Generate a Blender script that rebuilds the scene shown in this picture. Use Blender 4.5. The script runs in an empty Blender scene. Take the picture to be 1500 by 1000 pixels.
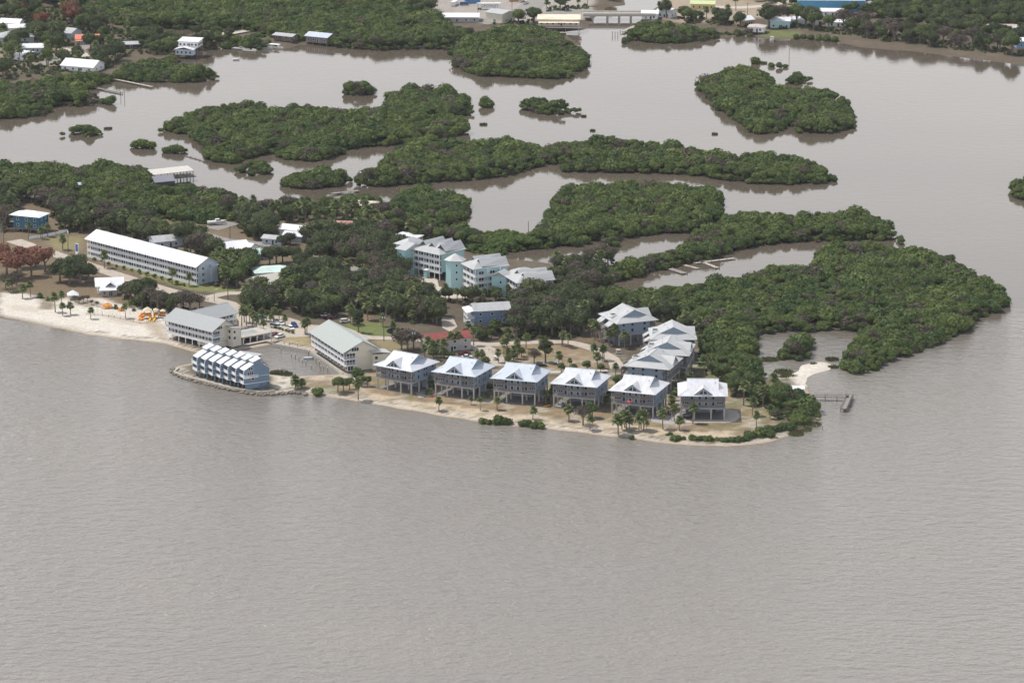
import bpy, math, random
import numpy as np
from mathutils import Vector, Matrix
SC = bpy.context.scene
COL = SC.collection
R = math.radians
# ---------------------------------------------------------------- camera
FPX = 5908.0; TH = R(14.8); HC = 450.0           # focal length in photo pixels (1500 wide), pitch below horizon, flying height
cam = bpy.data.cameras.new('camera'); cam.sensor_width = 36.0; cam.lens = FPX / 1500 * 36.0
cam.clip_start = 1.0; cam.clip_end = 60000
co = bpy.data.objects.new('camera', cam); COL.objects.link(co)
co.location = (0, 0, HC); co.rotation_euler = (R(90) - TH, 0, 0); SC.camera = co
# ---------------------------------------------------------------- sky and sun
SUN_EL, SUN_AZ = R(60), R(-68)                    # azimuth measured from +Y towards +X
w = bpy.data.worlds.new('World'); SC.world = w; w.use_nodes = True
nt = w.node_tree; nt.nodes.clear()
sky = nt.nodes.new('ShaderNodeTexSky'); sky.sky_type = 'NISHITA'; sky.sun_disc = False
sky.sun_elevation = SUN_EL; sky.sun_rotation = SUN_AZ; sky.altitude = 0
sky.air_density = 1.0; sky.dust_density = 2.0; sky.ozone_density = 1.0
bg = nt.nodes.new('ShaderNodeBackground'); bg.inputs['Strength'].default_value = 0.15
wo = nt.nodes.new('ShaderNodeOutputWorld')
# unseen cloud band, added low all round to brighten the water's reflection; slight noise
def wn(t, **k):
    n = nt.nodes.new(t)
    for a, v in k.items(): setattr(n, a, v)
    return n
tc = wn('ShaderNodeTexCoord'); sp_ = wn('ShaderNodeSeparateXYZ'); nt.links.new(tc.outputs['Generated'], sp_.inputs[0])
zz = wn('ShaderNodeMath', operation='MAXIMUM'); nt.links.new(sp_.outputs['Z'], zz.inputs[0]); zz.inputs[1].default_value = 0.02
za = wn('ShaderNodeMath', operation='ADD'); nt.links.new(zz.outputs[0], za.inputs[0]); za.inputs[1].default_value = 0.12
dv = wn('ShaderNodeVectorMath', operation='DIVIDE'); nt.links.new(tc.outputs['Generated'], dv.inputs[0])
cb = wn('ShaderNodeCombineXYZ'); [nt.links.new(za.outputs[0], cb.inputs[i]) for i in range(3)]; nt.links.new(cb.outputs[0], dv.inputs[1])
cn = wn('ShaderNodeTexNoise'); cn.inputs['Scale'].default_value = 0.9; cn.inputs['Detail'].default_value = 6; nt.links.new(dv.outputs[0], cn.inputs[0])
cr = wn('ShaderNodeMapRange', interpolation_type='SMOOTHSTEP'); nt.links.new(cn.outputs[0], cr.inputs[0]); cr.inputs[1].default_value = .38; cr.inputs[2].default_value = .62
hz_ = wn('ShaderNodeMapRange', interpolation_type='SMOOTHSTEP'); nt.links.new(zz.outputs[0], hz_.inputs[0]); hz_.inputs[1].default_value = 0.12; hz_.inputs[2].default_value = .6; hz_.inputs[3].default_value = .88; hz_.inputs[4].default_value = .03
cm = wn('ShaderNodeMath', operation='MULTIPLY_ADD', use_clamp=True); nt.links.new(cr.outputs[0], cm.inputs[0]); cm.inputs[1].default_value = .12; nt.links.new(hz_.outputs[0], cm.inputs[2])
bc = wn('ShaderNodeBackground'); bc.inputs[0].default_value = (1.0, .99, .985, 1); bc.inputs[1].default_value = 2.1
mx_ = wn('ShaderNodeMixShader'); nt.links.new(cm.outputs[0], mx_.inputs[0]); nt.links.new(sky.outputs[0], bg.inputs[0]); nt.links.new(bg.outputs[0], mx_.inputs[1]); nt.links.new(bc.outputs[0], mx_.inputs[2]); nt.links.new(mx_.outputs[0], wo.inputs[0])
sun = bpy.data.lights.new('sun', 'SUN'); sun.energy = 5.0; sun.angle = R(0.6); sun.color = (1.0, 0.95, 0.87)
so = bpy.data.objects.new('sun', sun); COL.objects.link(so)
sd = Vector((math.sin(SUN_AZ) * math.cos(SUN_EL), math.cos(SUN_AZ) * math.cos(SUN_EL), math.sin(SUN_EL)))
so.rotation_euler = sd.to_track_quat('Z', 'Y').to_euler(); so.location = (0, 1700, 600)
SC.view_settings.view_transform = 'Standard'; SC.view_settings.look = 'None'
SC.view_settings.exposure = -0.36; SC.view_settings.gamma = 1.0; SC.view_settings.use_curve_mapping = False
SC.cycles.max_bounces = 5; SC.cycles.diffuse_bounces = 2; SC.cycles.glossy_bounces = 3
SC.cycles.transmission_bounces = 2; SC.cycles.transparent_max_bounces = 4; SC.cycles.volume_bounces = 0
SC.cycles.use_denoising = True
# ---------------------------------------------------------------- helpers
LZ = 1.0                                          # height of the dry land above the water
CT, ST = math.cos(TH), math.sin(TH)
def P(u, v, z=0.0):
    """the place on the level z that the photograph shows at (u, v)"""
    a = (u - 750) / FPX; b = (500 - v) / FPX
    t = (z - HC) / (-ST + b * CT)
    return (a * t, (CT + b * ST) * t)
def G(u, v): return P(u, v, LZ)
def ZAT(u, v, vt, z=LZ):
    """height above a ground point at which it reaches the image row vt"""
    x, y = P(u, v, z); k = (500 - vt) / FPX
    return HC + y * (k * CT - ST) / (CT + k * ST)
def nodes_of(m):
    m.use_nodes = True; t = m.node_tree; t.nodes.clear()
    o = t.nodes.new('ShaderNodeOutputMaterial'); return t, o
MATS = {}
def mat(name, col, rough=0.7, var=0.12, scale=1.5, bump=0.0, metal=0.0, spec=0.5, stretch=None, var2=0.0):
    """painted, wooden, metal ... surface with a little uneven tone"""
    if name in MATS: return MATS[name]
    m = bpy.data.materials.new(name); t, o = nodes_of(m)
    b = t.nodes.new('ShaderNodeBsdfPrincipled'); t.links.new(b.outputs[0], o.inputs[0])
    b.inputs['Roughness'].default_value = rough; b.inputs['Metallic'].default_value = metal
    b.inputs['Specular IOR Level'].default_value = spec
    tc = t.nodes.new('ShaderNodeTexCoord'); mp = t.nodes.new('ShaderNodeMapping')
    t.links.new(tc.outputs['Object'], mp.inputs[0])
    if stretch: mp.inputs['Scale'].default_value = stretch
    n = t.nodes.new('ShaderNodeTexNoise'); n.inputs['Scale'].default_value = scale; n.inputs['Detail'].default_value = 5
    n.inputs['Roughness'].default_value = 0.65
    t.links.new(mp.outputs[0], n.inputs[0])
    mr = t.nodes.new('ShaderNodeMapRange'); t.links.new(n.outputs[0], mr.inputs[0])
    mr.inputs[1].default_value = 0.3; mr.inputs[2].default_value = 0.7
    mr.inputs[3].default_value = 1 - var; mr.inputs[4].default_value = 1 + var
    mx = t.nodes.new('ShaderNodeMix'); mx.data_type = 'RGBA'; mx.blend_type = 'MULTIPLY'; mx.inputs[0].default_value = 1
    mx.inputs[6].default_value = (*col, 1); t.links.new(mr.outputs[0], mx.inputs[7])
    t.links.new(mx.outputs[2], b.inputs['Base Color'])
    if bump:
        bp = t.nodes.new('ShaderNodeBump'); bp.inputs['Strength'].default_value = bump; bp.inputs['Distance'].default_value = 0.1
        t.links.new(n.outputs[0], bp.inputs['Height']); t.links.new(bp.outputs[0], b.inputs['Normal'])
    MATS[name] = m; return m
def obj(name, me, parent=None, loc=(0, 0, 0), rz=0.0):
    o = bpy.data.objects.new(name, me); COL.objects.link(o); o.location = loc
    if rz: o.rotation_euler = (0, 0, rz)
    if parent: o.parent = parent
    return o
def tag(o, label=None, cat=None, group=None, kind=None):
    if label: o['label'] = label
    if cat: o['category'] = cat
    if group: o['group'] = group
    if kind: o['kind'] = kind
    return o
def thing(name, label, cat, loc, rz=0.0, group=None):
    o = bpy.data.objects.new(name, None); COL.objects.link(o); o.empty_display_size = 0.5
    o.location = loc if len(loc) == 3 else (loc[0], loc[1], LZ); o.rotation_euler = (0, 0, rz)
    return tag(o, label, cat, group)
class MB:
    """collects boxes, prisms, bars ... into one mesh"""
    def __init__(s): s.v = []; s.f = []; s.m = []
    def add(s, vs, fs, m=0):
        k = len(s.v); s.v += [tuple(p) for p in vs]
        for f in fs: s.f.append(tuple(i + k for i in f)); s.m.append(m)
        return s
    def box(s, x0, x1, y0, y1, z0, z1, m=0):
        return s.add([(x0, y0, z0), (x1, y0, z0), (x1, y1, z0), (x0, y1, z0), (x0, y0, z1), (x1, y0, z1), (x1, y1, z1), (x0, y1, z1)],
                     [(0, 3, 2, 1), (4, 5, 6, 7), (0, 1, 5, 4), (1, 2, 6, 5), (2, 3, 7, 6), (3, 0, 4, 7)], m)
    def poly(s, pts, z0, z1, m=0):
        n = len(pts); a = sum(pts[i][0] * pts[(i + 1) % n][1] - pts[(i + 1) % n][0] * pts[i][1] for i in range(n))
        if a < 0: pts = pts[::-1]
        return s.add([(p[0], p[1], z0) for p in pts] + [(p[0], p[1], z1) for p in pts],
                     [tuple(range(n))[::-1], tuple(range(n, 2 * n))] + [(i, (i + 1) % n, n + (i + 1) % n, n + i) for i in range(n)], m)
    def slab(s, pts, t, m=0):
        """a plate of thickness t under the polygon pts (3-D, counter-clockwise from above)"""
        n = len(pts)
        return s.add([(p[0], p[1], p[2] - t) for p in pts] + list(pts),
                     [tuple(range(n))[::-1], tuple(range(n, 2 * n))] + [(i, (i + 1) % n, n + (i + 1) % n, n + i) for i in range(n)], m)
    def cyl(s, x, y, z0, z1, r0, r1=None, n=8, m=0):
        r1 = r0 if r1 is None else r1
        A = [(math.cos(i * 2 * math.pi / n), math.sin(i * 2 * math.pi / n)) for i in range(n)]
        return s.add([(x + r0 * a, y + r0 * b, z0) for a, b in A] + [(x + r1 * a, y + r1 * b, z1) for a, b in A],
                     [tuple(range(n))[::-1], tuple(range(n, 2 * n))] + [(i, (i + 1) % n, n + (i + 1) % n, n + i) for i in range(n)], m)
    def bar(s, p, q, w, h=None, m=0):
        h = h or w; p, q = Vector(p), Vector(q); d = (q - p).normalized()
        a = d.cross(Vector((0, 0, 1))); a = a.normalized() if a.length > 1e-4 else Vector((1, 0, 0)); b = a.cross(d)
        vs = []
        for e in (p, q):
            for i, j in ((-1, -1), (1, -1), (1, 1), (-1, 1)): vs.append(e + a * (i * w / 2) + b * (j * h / 2))
        return s.add(vs, [(0, 1, 2, 3), (7, 6, 5, 4), (0, 4, 5, 1), (1, 5, 6, 2), (2, 6, 7, 3), (3, 7, 4, 0)], m)
    def tube(s, pts, rs, n=7, m=0):
        k = len(s.v); L = len(pts)
        for j, (p, r) in enumerate(zip(pts, rs)):
            p = Vector(p); d = (Vector(pts[min(j + 1, L - 1)]) - Vector(pts[max(j - 1, 0)])).normalized()
            a = d.cross(Vector((0.31, 1, 0.12))).normalized(); b = a.cross(d)
            for i in range(n):
                t = i * 2 * math.pi / n; s.v.append(tuple(p + a * (r * math.cos(t)) + b * (r * math.sin(t))))
        for j in range(L - 1):
            for i in range(n):
                s.f.append((k + j * n + i, k + j * n + (i + 1) % n, k + (j + 1) * n + (i + 1) % n, k + (j + 1) * n + i)); s.m.append(m)
        s.f.append(tuple(k + i for i in range(n))[::-1]); s.m.append(m)
        s.f.append(tuple(k + (L - 1) * n + i for i in range(n))); s.m.append(m)
        return s
    def mesh(s, name, mats):
        me = bpy.data.meshes.new(name); me.from_pydata(s.v, [], s.f)
        for x in (mats if isinstance(mats, (list, tuple)) else [mats]): me.materials.append(x)
        if any(s.m): me.polygons.foreach_set('material_index', s.m)
        me.update(); return me
    def build(s, name, mats, parent=None, loc=(0, 0, 0), rz=0.0):
        return obj(name, s.mesh(name, mats), parent, loc, rz)
def inside(pts, poly):
    """which of pts (n,2) lie in the polygon"""
    x, y = pts[:, 0], pts[:, 1]; r = np.zeros(len(pts), bool); n = len(poly)
    for i in range(n):
        x0, y0 = poly[i]; x1, y1 = poly[(i + 1) % n]
        if y0 == y1: continue
        c = (y0 > y) != (y1 > y); r ^= c & (x < (x1 - x0) * (y - y0) / (y1 - y0) + x0)
    return r
def sdist(pts, poly):
    """distance to the polygon's edge, positive inside"""
    d = np.full(len(pts), 1e18); n = len(poly)
    for i in range(n):
        a = np.array(poly[i]); b = np.array(poly[(i + 1) % n]); e = b - a; L = (e * e).sum()
        if L < 1e-9: continue
        q = pts - a; t = np.clip((q @ e) / L, 0, 1); q = q - t[:, None] * e; d = np.minimum(d, (q * q).sum(1))
    d = np.sqrt(d); return np.where(inside(pts, poly), d, -d)
def pxpoly(p, z=0.0): return [P(u, v, z) for u, v in p]
# ---------------------------------------------------------------- water
def water_mat():
    m = bpy.data.materials.new('turbid_water'); t, o = nodes_of(m); L = t.links.new; N = t.nodes.new
    b = N('ShaderNodeBsdfPrincipled'); L(b.outputs[0], o.inputs[0])
    b.inputs['IOR'].default_value = 1.34
    g = N('ShaderNodeNewGeometry'); sx = N('ShaderNodeSeparateXYZ'); L(g.outputs['Position'], sx.inputs[0])
    # silt: the open gulf is paler than the tannin-brown lagoon
    big = N('ShaderNodeTexNoise'); big.inputs['Scale'].default_value = 0.012; big.inputs['Detail'].default_value = 4
    mb = N('ShaderNodeMapping'); mb.inputs['Scale'].default_value = (0.6, 1, 1); L(g.outputs['Position'], mb.inputs[0]); L(mb.outputs[0], big.inputs[0])
    lag = N('ShaderNodeMapRange'); L(sx.outputs['Y'], lag.inputs[0])
    lag.inputs[1].default_value = 1640; lag.inputs[2].default_value = 1780; lag.interpolation_type = 'SMOOTHSTEP'
    c = N('ShaderNodeMix'); c.data_type = 'RGBA'; L(lag.outputs[0], c.inputs[0])
    c.inputs[6].default_value = (0.200, 0.185, 0.163, 1); c.inputs[7].default_value = (0.098, 0.080, 0.063, 1)
    v = N('ShaderNodeMapRange'); L(big.outputs[0], v.inputs[0]); v.inputs[1].default_value = 0.3; v.inputs[2].default_value = 0.7
    v.inputs[3].default_value = 0.9; v.inputs[4].default_value = 1.1
    c2 = N('ShaderNodeMix'); c2.data_type = 'RGBA'; c2.blend_type = 'MULTIPLY'; c2.inputs[0].default_value = 1
    L(c.outputs[2], c2.inputs[6]); L(v.outputs[0], c2.inputs[7]); L(c2.outputs[2], b.inputs['Base Color'])
    # wind ripples, stronger on the gulf side, with ruffled and slick patches
    def rip(scale, st, rot, det):
        mp = N('ShaderNodeMapping'); mp.inputs['Scale'].default_value = st; mp.inputs['Rotation'].default_value = (0, 0, R(rot))
        L(g.outputs['Position'], mp.inputs[0])
        n = N('ShaderNodeTexNoise'); n.inputs['Scale'].default_value = scale; n.inputs['Detail'].default_value = det
        n.inputs['Roughness'].default_value = 0.6; L(mp.outputs[0], n.inputs[0]); return n
    n1 = rip(0.24, (0.62, 1.0, 1), 12, 4); n2 = rip(0.62, (0.8, 1.0, 1), -14, 3)
    a = N('ShaderNodeMath'); a.operation = 'MULTIPLY_ADD'; L(n2.outputs[0], a.inputs[0]); a.inputs[1].default_value = 0.26; L(n1.outputs[0], a.inputs[2])
    amp = N('ShaderNodeMapRange'); L(lag.outputs[0], amp.inputs[0]); amp.inputs[3].default_value = 1.0; amp.inputs[4].default_value = 0.035
    pt = N('ShaderNodeMapRange'); L(big.outputs[0], pt.inputs[0]); pt.inputs[1].default_value = 0.35; pt.inputs[2].default_value = 0.65
    pt.inputs[3].default_value = 0.65; pt.inputs[4].default_value = 1.15
    am = N('ShaderNodeMath'); am.operation = 'MULTIPLY'; L(amp.outputs[0], am.inputs[0]); L(pt.outputs[0], am.inputs[1])
    bp = N('ShaderNodeBump'); bp.inputs['Distance'].default_value = 1.55; L(am.outputs[0], bp.inputs['Strength'])
    L(a.outputs[0], bp.inputs['Height']); L(bp.outputs[0], b.inputs['Normal'])
    ro = N('ShaderNodeMapRange'); L(lag.outputs[0], ro.inputs[0]); ro.inputs[3].default_value = 0.16; ro.inputs[4].default_value = 0.05
    L(ro.outputs[0], b.inputs['Roughness'])
    return m
mb = MB(); mb.add([(-9000, -3000, 0), (9000, -3000, 0), (9000, 15000, 0), (-9000, 15000, 0)], [(0, 1, 2, 3)])
tag(mb.build('water', water_mat()), kind='structure')
# ---------------------------------------------------------------- land
MAIN = [(-200, 445), (-60, 460), (0, 466), (60, 477), (130, 490), (190, 497), (235, 503), (262, 509), (276, 514), (300, 521), (325, 514), (350, 513),
        (385, 508), (398, 504), (420, 508), (455, 513), (478, 528), (502, 547), (480, 549), (450, 550), (425, 551), (405, 549), (390, 547), (365, 540),
        (335, 533), (300, 528), (268, 534), (252, 540), (251, 544), (262, 551), (300, 562), (345, 573), (385, 580), (405, 577), (430, 574), (450, 577),
        (478, 581), (510, 585), (545, 592), (600, 601), (660, 611), (700, 617), (735, 622), (790, 628), (840, 633), (900, 640), (940, 645), (975, 649),
        (1040, 653), (1085, 653), (1130, 647), (1160, 637), (1185, 626), (1198, 614), (1202, 600), (1192, 580), (1180, 562), (1183, 553), (1196, 547),
        (1216, 541), (1222, 535), (1212, 530), (1195, 529), (1175, 535), (1163, 545), (1150, 551), (1128, 554), (1112, 547), (1108, 520), (1106, 490),
        (1080, 465), (1000, 440), (930, 425), (900, 418), (860, 412), (830, 392), (790, 384), (740, 378), (690, 360), (640, 342), (600, 338), (575, 315),
        (560, 303), (400, 300), (372, 308), (340, 304), (300, 292), (225, 280), (100, 268), (0, 266), (-200, 266)]
NORTHWEST = [(-300, 168), (0, 168), (70, 152), (130, 132), (165, 117), (230, 118), (318, 113), (318, 106), (262, 93), (262, 84), (300, 84), (305, 70), (345, 70),
             (420, 72), (440, 66), (495, 68), (560, 73), (620, 70), (660, 73), (668, 96), (700, 110), (760, 113), (830, 114), (862, 95), (850, 70), (826, 47),
             (858, 44), (869, 28), (890, 11), (915, 8), (915, -60), (880, -150), (-400, -150)]
NORTHEAST = [(945, 22), (938, 30), (912, 60), (1000, 63), (1062, 56), (1100, 51), (1115, 57), (1165, 58), (1220, 61), (1260, 70), (1340, 76), (1420, 86),
             (1500, 96), (1720, 104), (1720, -150), (990, -150), (975, -60), (968, 8)]
HOLES = [[(240, 40), (262, 36), (282, 38), (283, 49), (262, 53), (243, 50)], [(440, 10), (470, 5), (515, 7), (518, 14), (490, 19), (450, 18)]]
# mangrove stands: canopy outline at the top of the leaves, then the waterline in front (both left to right)
MANG = {
 'point': ([(838, 428), (880, 425), (935, 420), (1000, 408), (1060, 397), (1100, 388), (1150, 380), (1194, 386), (1190, 368), (1205, 355), (1260, 350), (1350, 352), (1405, 370), (1415, 388), (1450, 405), (1484, 428)],
           [(850, 446), (905, 452), (965, 470), (1022, 490), (1034, 520), (1046, 545), (1090, 562), (1128, 554), (1112, 546), (1108, 520), (1106, 490), (1140, 487), (1200, 485), (1256, 485), (1263, 492), (1250, 512), (1234, 530), (1236, 544), (1255, 548), (1280, 545), (1300, 530), (1340, 518), (1400, 493), (1440, 464), (1485, 443)]),
 'creek': ([(812, 392), (850, 380), (890, 381), (940, 370), (1000, 352), (1010, 338), (1065, 304), (1110, 306), (1140, 314), (1200, 306), (1260, 300), (1300, 316), (1322, 342)],
           [(815, 418), (850, 422), (905, 413), (950, 400), (1000, 389), (1050, 378), (1090, 364), (1150, 356), (1210, 353), (1322, 352)]),
 'middle': ([(768, 340), (800, 312), (808, 286), (815, 272), (850, 265), (900, 262), (950, 262), (1000, 262), (1050, 265), (1060, 278), (1056, 300), (1030, 320)],
            [(770, 361), (800, 364), (850, 359), (885, 351), (890, 362), (905, 362), (912, 350), (960, 343), (1010, 342), (1035, 330)]),
 'long': ([(508, 262), (560, 228), (580, 206), (620, 197), (680, 197), (740, 200), (790, 205), (830, 205), (870, 200), (920, 200), (980, 205), (1010, 213), (1080, 217), (1150, 222), (1200, 236), (1230, 250)],
          [(510, 272), (560, 274), (640, 267), (690, 264), (750, 257), (785, 246), (800, 241), (822, 241), (826, 252), (880, 254), (960, 254), (1010, 256), (1060, 264), (1110, 270), (1160, 270), (1212, 268), (1235, 264)]),
 'broad': ([(232, 180), (255, 165), (290, 152), (350, 147), (420, 150), (480, 152), (540, 155), (566, 150), (566, 132), (595, 122), (640, 124), (680, 130), (690, 145), (684, 175)],
           [(233, 190), (270, 197), (300, 214), (302, 237), (340, 240), (400, 224), (412, 232), (450, 238), (494, 232), (500, 220), (560, 214), (620, 210), (684, 196), (670, 172), (694, 168), (694, 152)]),
 'islet pair': ([(410, 262), (425, 245), (470, 238), (505, 242), (514, 256)], [(410, 272), (440, 278), (485, 276), (514, 264)]),
 'west cove': ([(-60, 118), (0, 112), (60, 116), (120, 122), (165, 138)], [(-60, 178), (0, 174), (40, 173), (71, 168), (74, 156), (120, 156), (165, 150)]),
 'boatyard spit': ([(100, 118), (170, 100), (230, 88), (262, 88), (300, 92), (318, 100)], [(100, 138), (168, 118), (230, 121), (290, 121), (318, 116)]),
 'north wood': ([(120, -60), (320, -60), (480, -60), (560, -20), (640, 12), (668, 40)], [(120, 28), (180, 40), (300, 44), (345, 47), (380, 51), (402, 59), (436, 63), (450, 61), (494, 70), (560, 75), (620, 72), (662, 74)]),
 'harbour': ([(663, 66), (690, 45), (730, 35), (780, 29), (825, 44), (860, 74), (862, 88)], [(663, 97), (700, 111), (760, 114), (806, 116), (832, 116), (862, 98)]),
 'bridge side': ([(912, 50), (935, 30), (960, 26), (1000, 33), (1060, 37), (1100, 40)], [(912, 61), (1000, 64), (1052, 57), (1062, 52), (1100, 50)]),
 'marsh': ([(1020, 112), (1060, 92), (1110, 90), (1132, 104), (1136, 118), (1185, 124), (1230, 130), (1250, 150)], [(1020, 127), (1040, 150), (1062, 166), (1092, 184), (1096, 196), (1136, 196), (1146, 184), (1162, 184), (1168, 196), (1215, 196), (1250, 188)]),
 'west shore': ([(-80, 238), (0, 235), (40, 228), (110, 236), (170, 228), (182, 238), (215, 234), (222, 262), (292, 268), (340, 272), (366, 290), (376, 300), (400, 286), (440, 284), (540, 280), (572, 288)],
                [(-80, 298), (0, 290), (40, 278), (120, 297), (200, 322), (300, 330), (345, 325), (380, 316), (470, 308), (560, 306), (576, 312)]),
 'condo cove': ([(570, 288), (592, 272), (640, 270), (680, 280), (690, 298)], [(572, 312), (600, 340), (640, 336), (666, 330), (692, 310)]),
 'back shore': ([(600, 335), (640, 326), (690, 322), (712, 340)], [(600, 345), (660, 360), (700, 372), (712, 372)]),
 'low bright': ([(682, 345), (712, 336), (740, 334), (790, 346), (800, 358)], [(682, 372), (720, 378), (760, 368), (800, 364)]),
 'pier clump': ([(1128, 575), (1160, 566), (1185, 572), (1200, 590)], [(1130, 612), (1150, 626), (1175, 624), (1198, 614), (1201, 602)]),
 'inner cove': ([(60, 108), (120, 104), (165, 100), (205, 84), (258, 72)], [(60, 130), (130, 131), (165, 119), (230, 110), (262, 95)]),
 'boathouse shore': ([(318, 58), (345, 50), (378, 48), (402, 54)], [(322, 71), (345, 71), (378, 73), (402, 67)]),
 'harbour gap': ([(636, 36), (680, 33), (704, 38)], [(640, 62), (672, 64), (704, 52)]),
 'right edge': ([(1480, 262), (1500, 250), (1560, 245)], [(1480, 288), (1500, 294), (1560, 296)]),
}
MH = {'low bright': 3.4, 'point': 6.5, 'pier clump': 5.0, 'north wood': 7.5}
for k, t_, b_ in (('pond islet', [(1148, 497), (1165, 484), (1185, 481), (1198, 490)], [(1148, 527), (1165, 530), (1181, 526), (1184, 508), (1198, 506)]),
                  ('tree islet', [(498, 122), (520, 112), (545, 117), (552, 125)], [(498, 138), (525, 141), (552, 139)]),
                  ('oval islet', [(758, 142), (790, 135), (825, 143), (850, 155)], [(760, 160), (780, 166), (815, 169), (850, 163)]),
                  ('west islet', [(93, 183), (125, 171), (148, 180), (152, 190)], [(93, 196), (125, 201), (152, 199)]),
                  ('lagoon islet', [(345, 236), (365, 226), (395, 232), (399, 246)], [(346, 250), (370, 258), (398, 256)]),
                  ('marsh islet', [(1149, 108), (1166, 97), (1184, 104)], [(1149, 122), (1166, 125), (1184, 122)])):
    MANG[k] = (t_, b_)
MPOLY = {}
for k, (top, bot) in MANG.items():
    h = MH.get(k, 6.3)
    MPOLY[k] = [P(u, v, h) for u, v in top] + [P(u, v, 0) for u, v in bot][::-1]
rng = np.random.default_rng(7)
def vnoise(x, y, s, seed=0):
    """smooth value noise"""
    r = np.random.default_rng(seed); T = r.random((64, 64)); x = x / s + 1000; y = y / s + 1000
    i, j = np.floor(x).astype(int), np.floor(y).astype(int); f, g = x - i, y - j; f = f * f * (3 - 2 * f); g = g * g * (3 - 2 * g)
    a = lambda p, q: T[p % 64, q % 64]
    return (a(i, j) * (1 - f) + a(i + 1, j) * f) * (1 - g) + (a(i, j + 1) * (1 - f) + a(i + 1, j + 1) * f) * g
gx = np.arange(-470, 470.1, 2.0)
gy = np.concatenate([np.arange(1490, 1860, 1.3), np.arange(1860, 2100, 2.2), np.arange(2100, 2900, 4.5)])
XX, YY = np.meshgrid(gx, gy); PT = np.stack([XX.ravel(), YY.ravel()], 1)
wob = (vnoise(PT[:, 0], PT[:, 1], 5, 3) - .5) * 2.2 + (vnoise(PT[:, 0], PT[:, 1], 14, 4) - .5) * 2.0
land = np.maximum.reduce([sdist(PT, pxpoly(p)) for p in (MAIN, NORTHWEST, NORTHEAST)])
for h in HOLES: land = np.minimum(land, -sdist(PT, pxpoly(h)))
zland = np.clip((land + wob * 0.6) * 0.13, -1.5, LZ)
mang = np.maximum.reduce([sdist(PT, p) for p in MPOLY.values()])
zm = np.clip((mang + wob * 0.5 - 3.2) * 0.1, -1.5, 0.12)
ZZ = np.maximum(zland, zm)
ZZ += np.where(land > 9, (vnoise(PT[:, 0], PT[:, 1], 9, 5) - .5) * 0.06, 0) - 0.03
# surface colours by what lies there: white shell sand, sun-dried grass, lawn, leaf litter, mud
SAND, DRY, LAWN, LITTER, MUD, WET, TAN = [np.array(c) for c in ((.56, .52, .455), (.255, .19, .115), (.135, .16, .055), (.105, .085, .06), (.11, .085, .06), (.36, .28, .19), (.47, .39, .29))]
nz = vnoise(PT[:, 0], PT[:, 1], 4, 8) * .5 + vnoise(PT[:, 0], PT[:, 1], 11, 9) * .5
C = LITTER[None] * (0.8 + .5 * nz[:, None]) + np.zeros((len(PT), 1))
def lay(poly, col, soft=2.0, amt=1.0, jit=3.0):
    global C
    sd_ = sdist(PT, pxpoly(poly, LZ)) + (nz - .5) * jit
    a = np.clip(sd_ / soft + .5, 0, 1)[:, None] * amt
    C = C * (1 - a) + np.asarray(col)[None] * a
lay([(0, 300), (130, 300), (345, 330), (560, 310), (600, 345), (575, 400), (330, 420), (0, 395)], DRY * .6 + LITTER * .4, 8, .6, 12)
lay([(0, 395), (90, 398), (140, 415), (240, 440), (260, 505), (0, 470)], DRY * .55 + LITTER * .3, 5, .9, 8)
lay([(0, 428), (40, 430), (75, 445), (100, 436), (150, 437), (200, 452), (240, 455), (262, 512), (0, 474)], SAND, 3, 1.0, 5)
lay([(208, 472), (228, 470), (243, 478), (246, 500), (222, 490)], DRY * .7 + SAND * .3, 3, .85, 5)
lay([(100, 438), (135, 438), (150, 446), (128, 449), (104, 446)], DRY * .8, 3, .7, 6)
lay([(140, 460), (175, 462), (205, 470), (200, 476), (165, 469)], DRY * .6 + SAND * .4, 3, .55, 7)
lay([(10, 446), (50, 450), (60, 458), (20, 453)], DRY * .5 + SAND * .5, 3, .5, 7)
lay([(58, 440), (82, 446), (76, 453), (60, 452)], DRY * .6, 2, .8, 3)
lay([(400, 545), (440, 549), (500, 548), (540, 556), (560, 600), (480, 585), (400, 580)], TAN, 3, .9, 4)
lay([(430, 560), (480, 556), (530, 566), (520, 582), (450, 576)], DRY * .8, 3, .7, 4)
lay([(400, 548), (432, 548), (436, 566), (404, 568)], SAND * .92, 2, .9, 2)
lay([(530, 540), (1000, 560), (1080, 570), (1140, 585), (1140, 640), (1000, 645), (700, 618), (540, 592)], DRY, 4, .95, 5)
lay([(540, 575), (620, 588), (760, 606), (900, 620), (1000, 630), (1080, 632), (1080, 640), (1000, 642), (840, 630), (700, 616), (540, 592)], TAN * 1.1, 2.5, .75, 5)
lay([(510, 470), (560, 472), (578, 484), (572, 491), (520, 490), (505, 480)], LAWN, 3, 1, 3)
lay([(505, 455), (545, 458), (550, 474), (512, 474)], DRY * .75, 3, .8, 4)
lay([(405, 497), (438, 491), (456, 495), (455, 508), (425, 505)], DRY * .95 + LAWN * .35, 1.5, 1, 1)
lay([(545, 498), (590, 497), (600, 520), (560, 512)], DRY * .8 + LAWN * .3, 2, .9, 3)
lay([(700, 508), (760, 504), (840, 506), (880, 520), (895, 540), (860, 548), (760, 545), (720, 530)], DRY * .95, 3, 1, 4)
lay([(845, 540), (880, 536), (890, 545), (850, 550)], LAWN * .8 + DRY * .3, 2, .8, 3)
lay([(860, 475), (900, 490), (880, 505), (845, 497)], DRY * .7, 3, .8, 3)
lay([(1010, 530), (1060, 530), (1070, 556), (1025, 558)], LAWN * .6 + DRY * .4, 3, .8, 3)
lay([(1070, 560), (1130, 575), (1150, 600), (1130, 630), (1060, 625)], DRY * .8 + LAWN * .25, 4, .9, 5)
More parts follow.
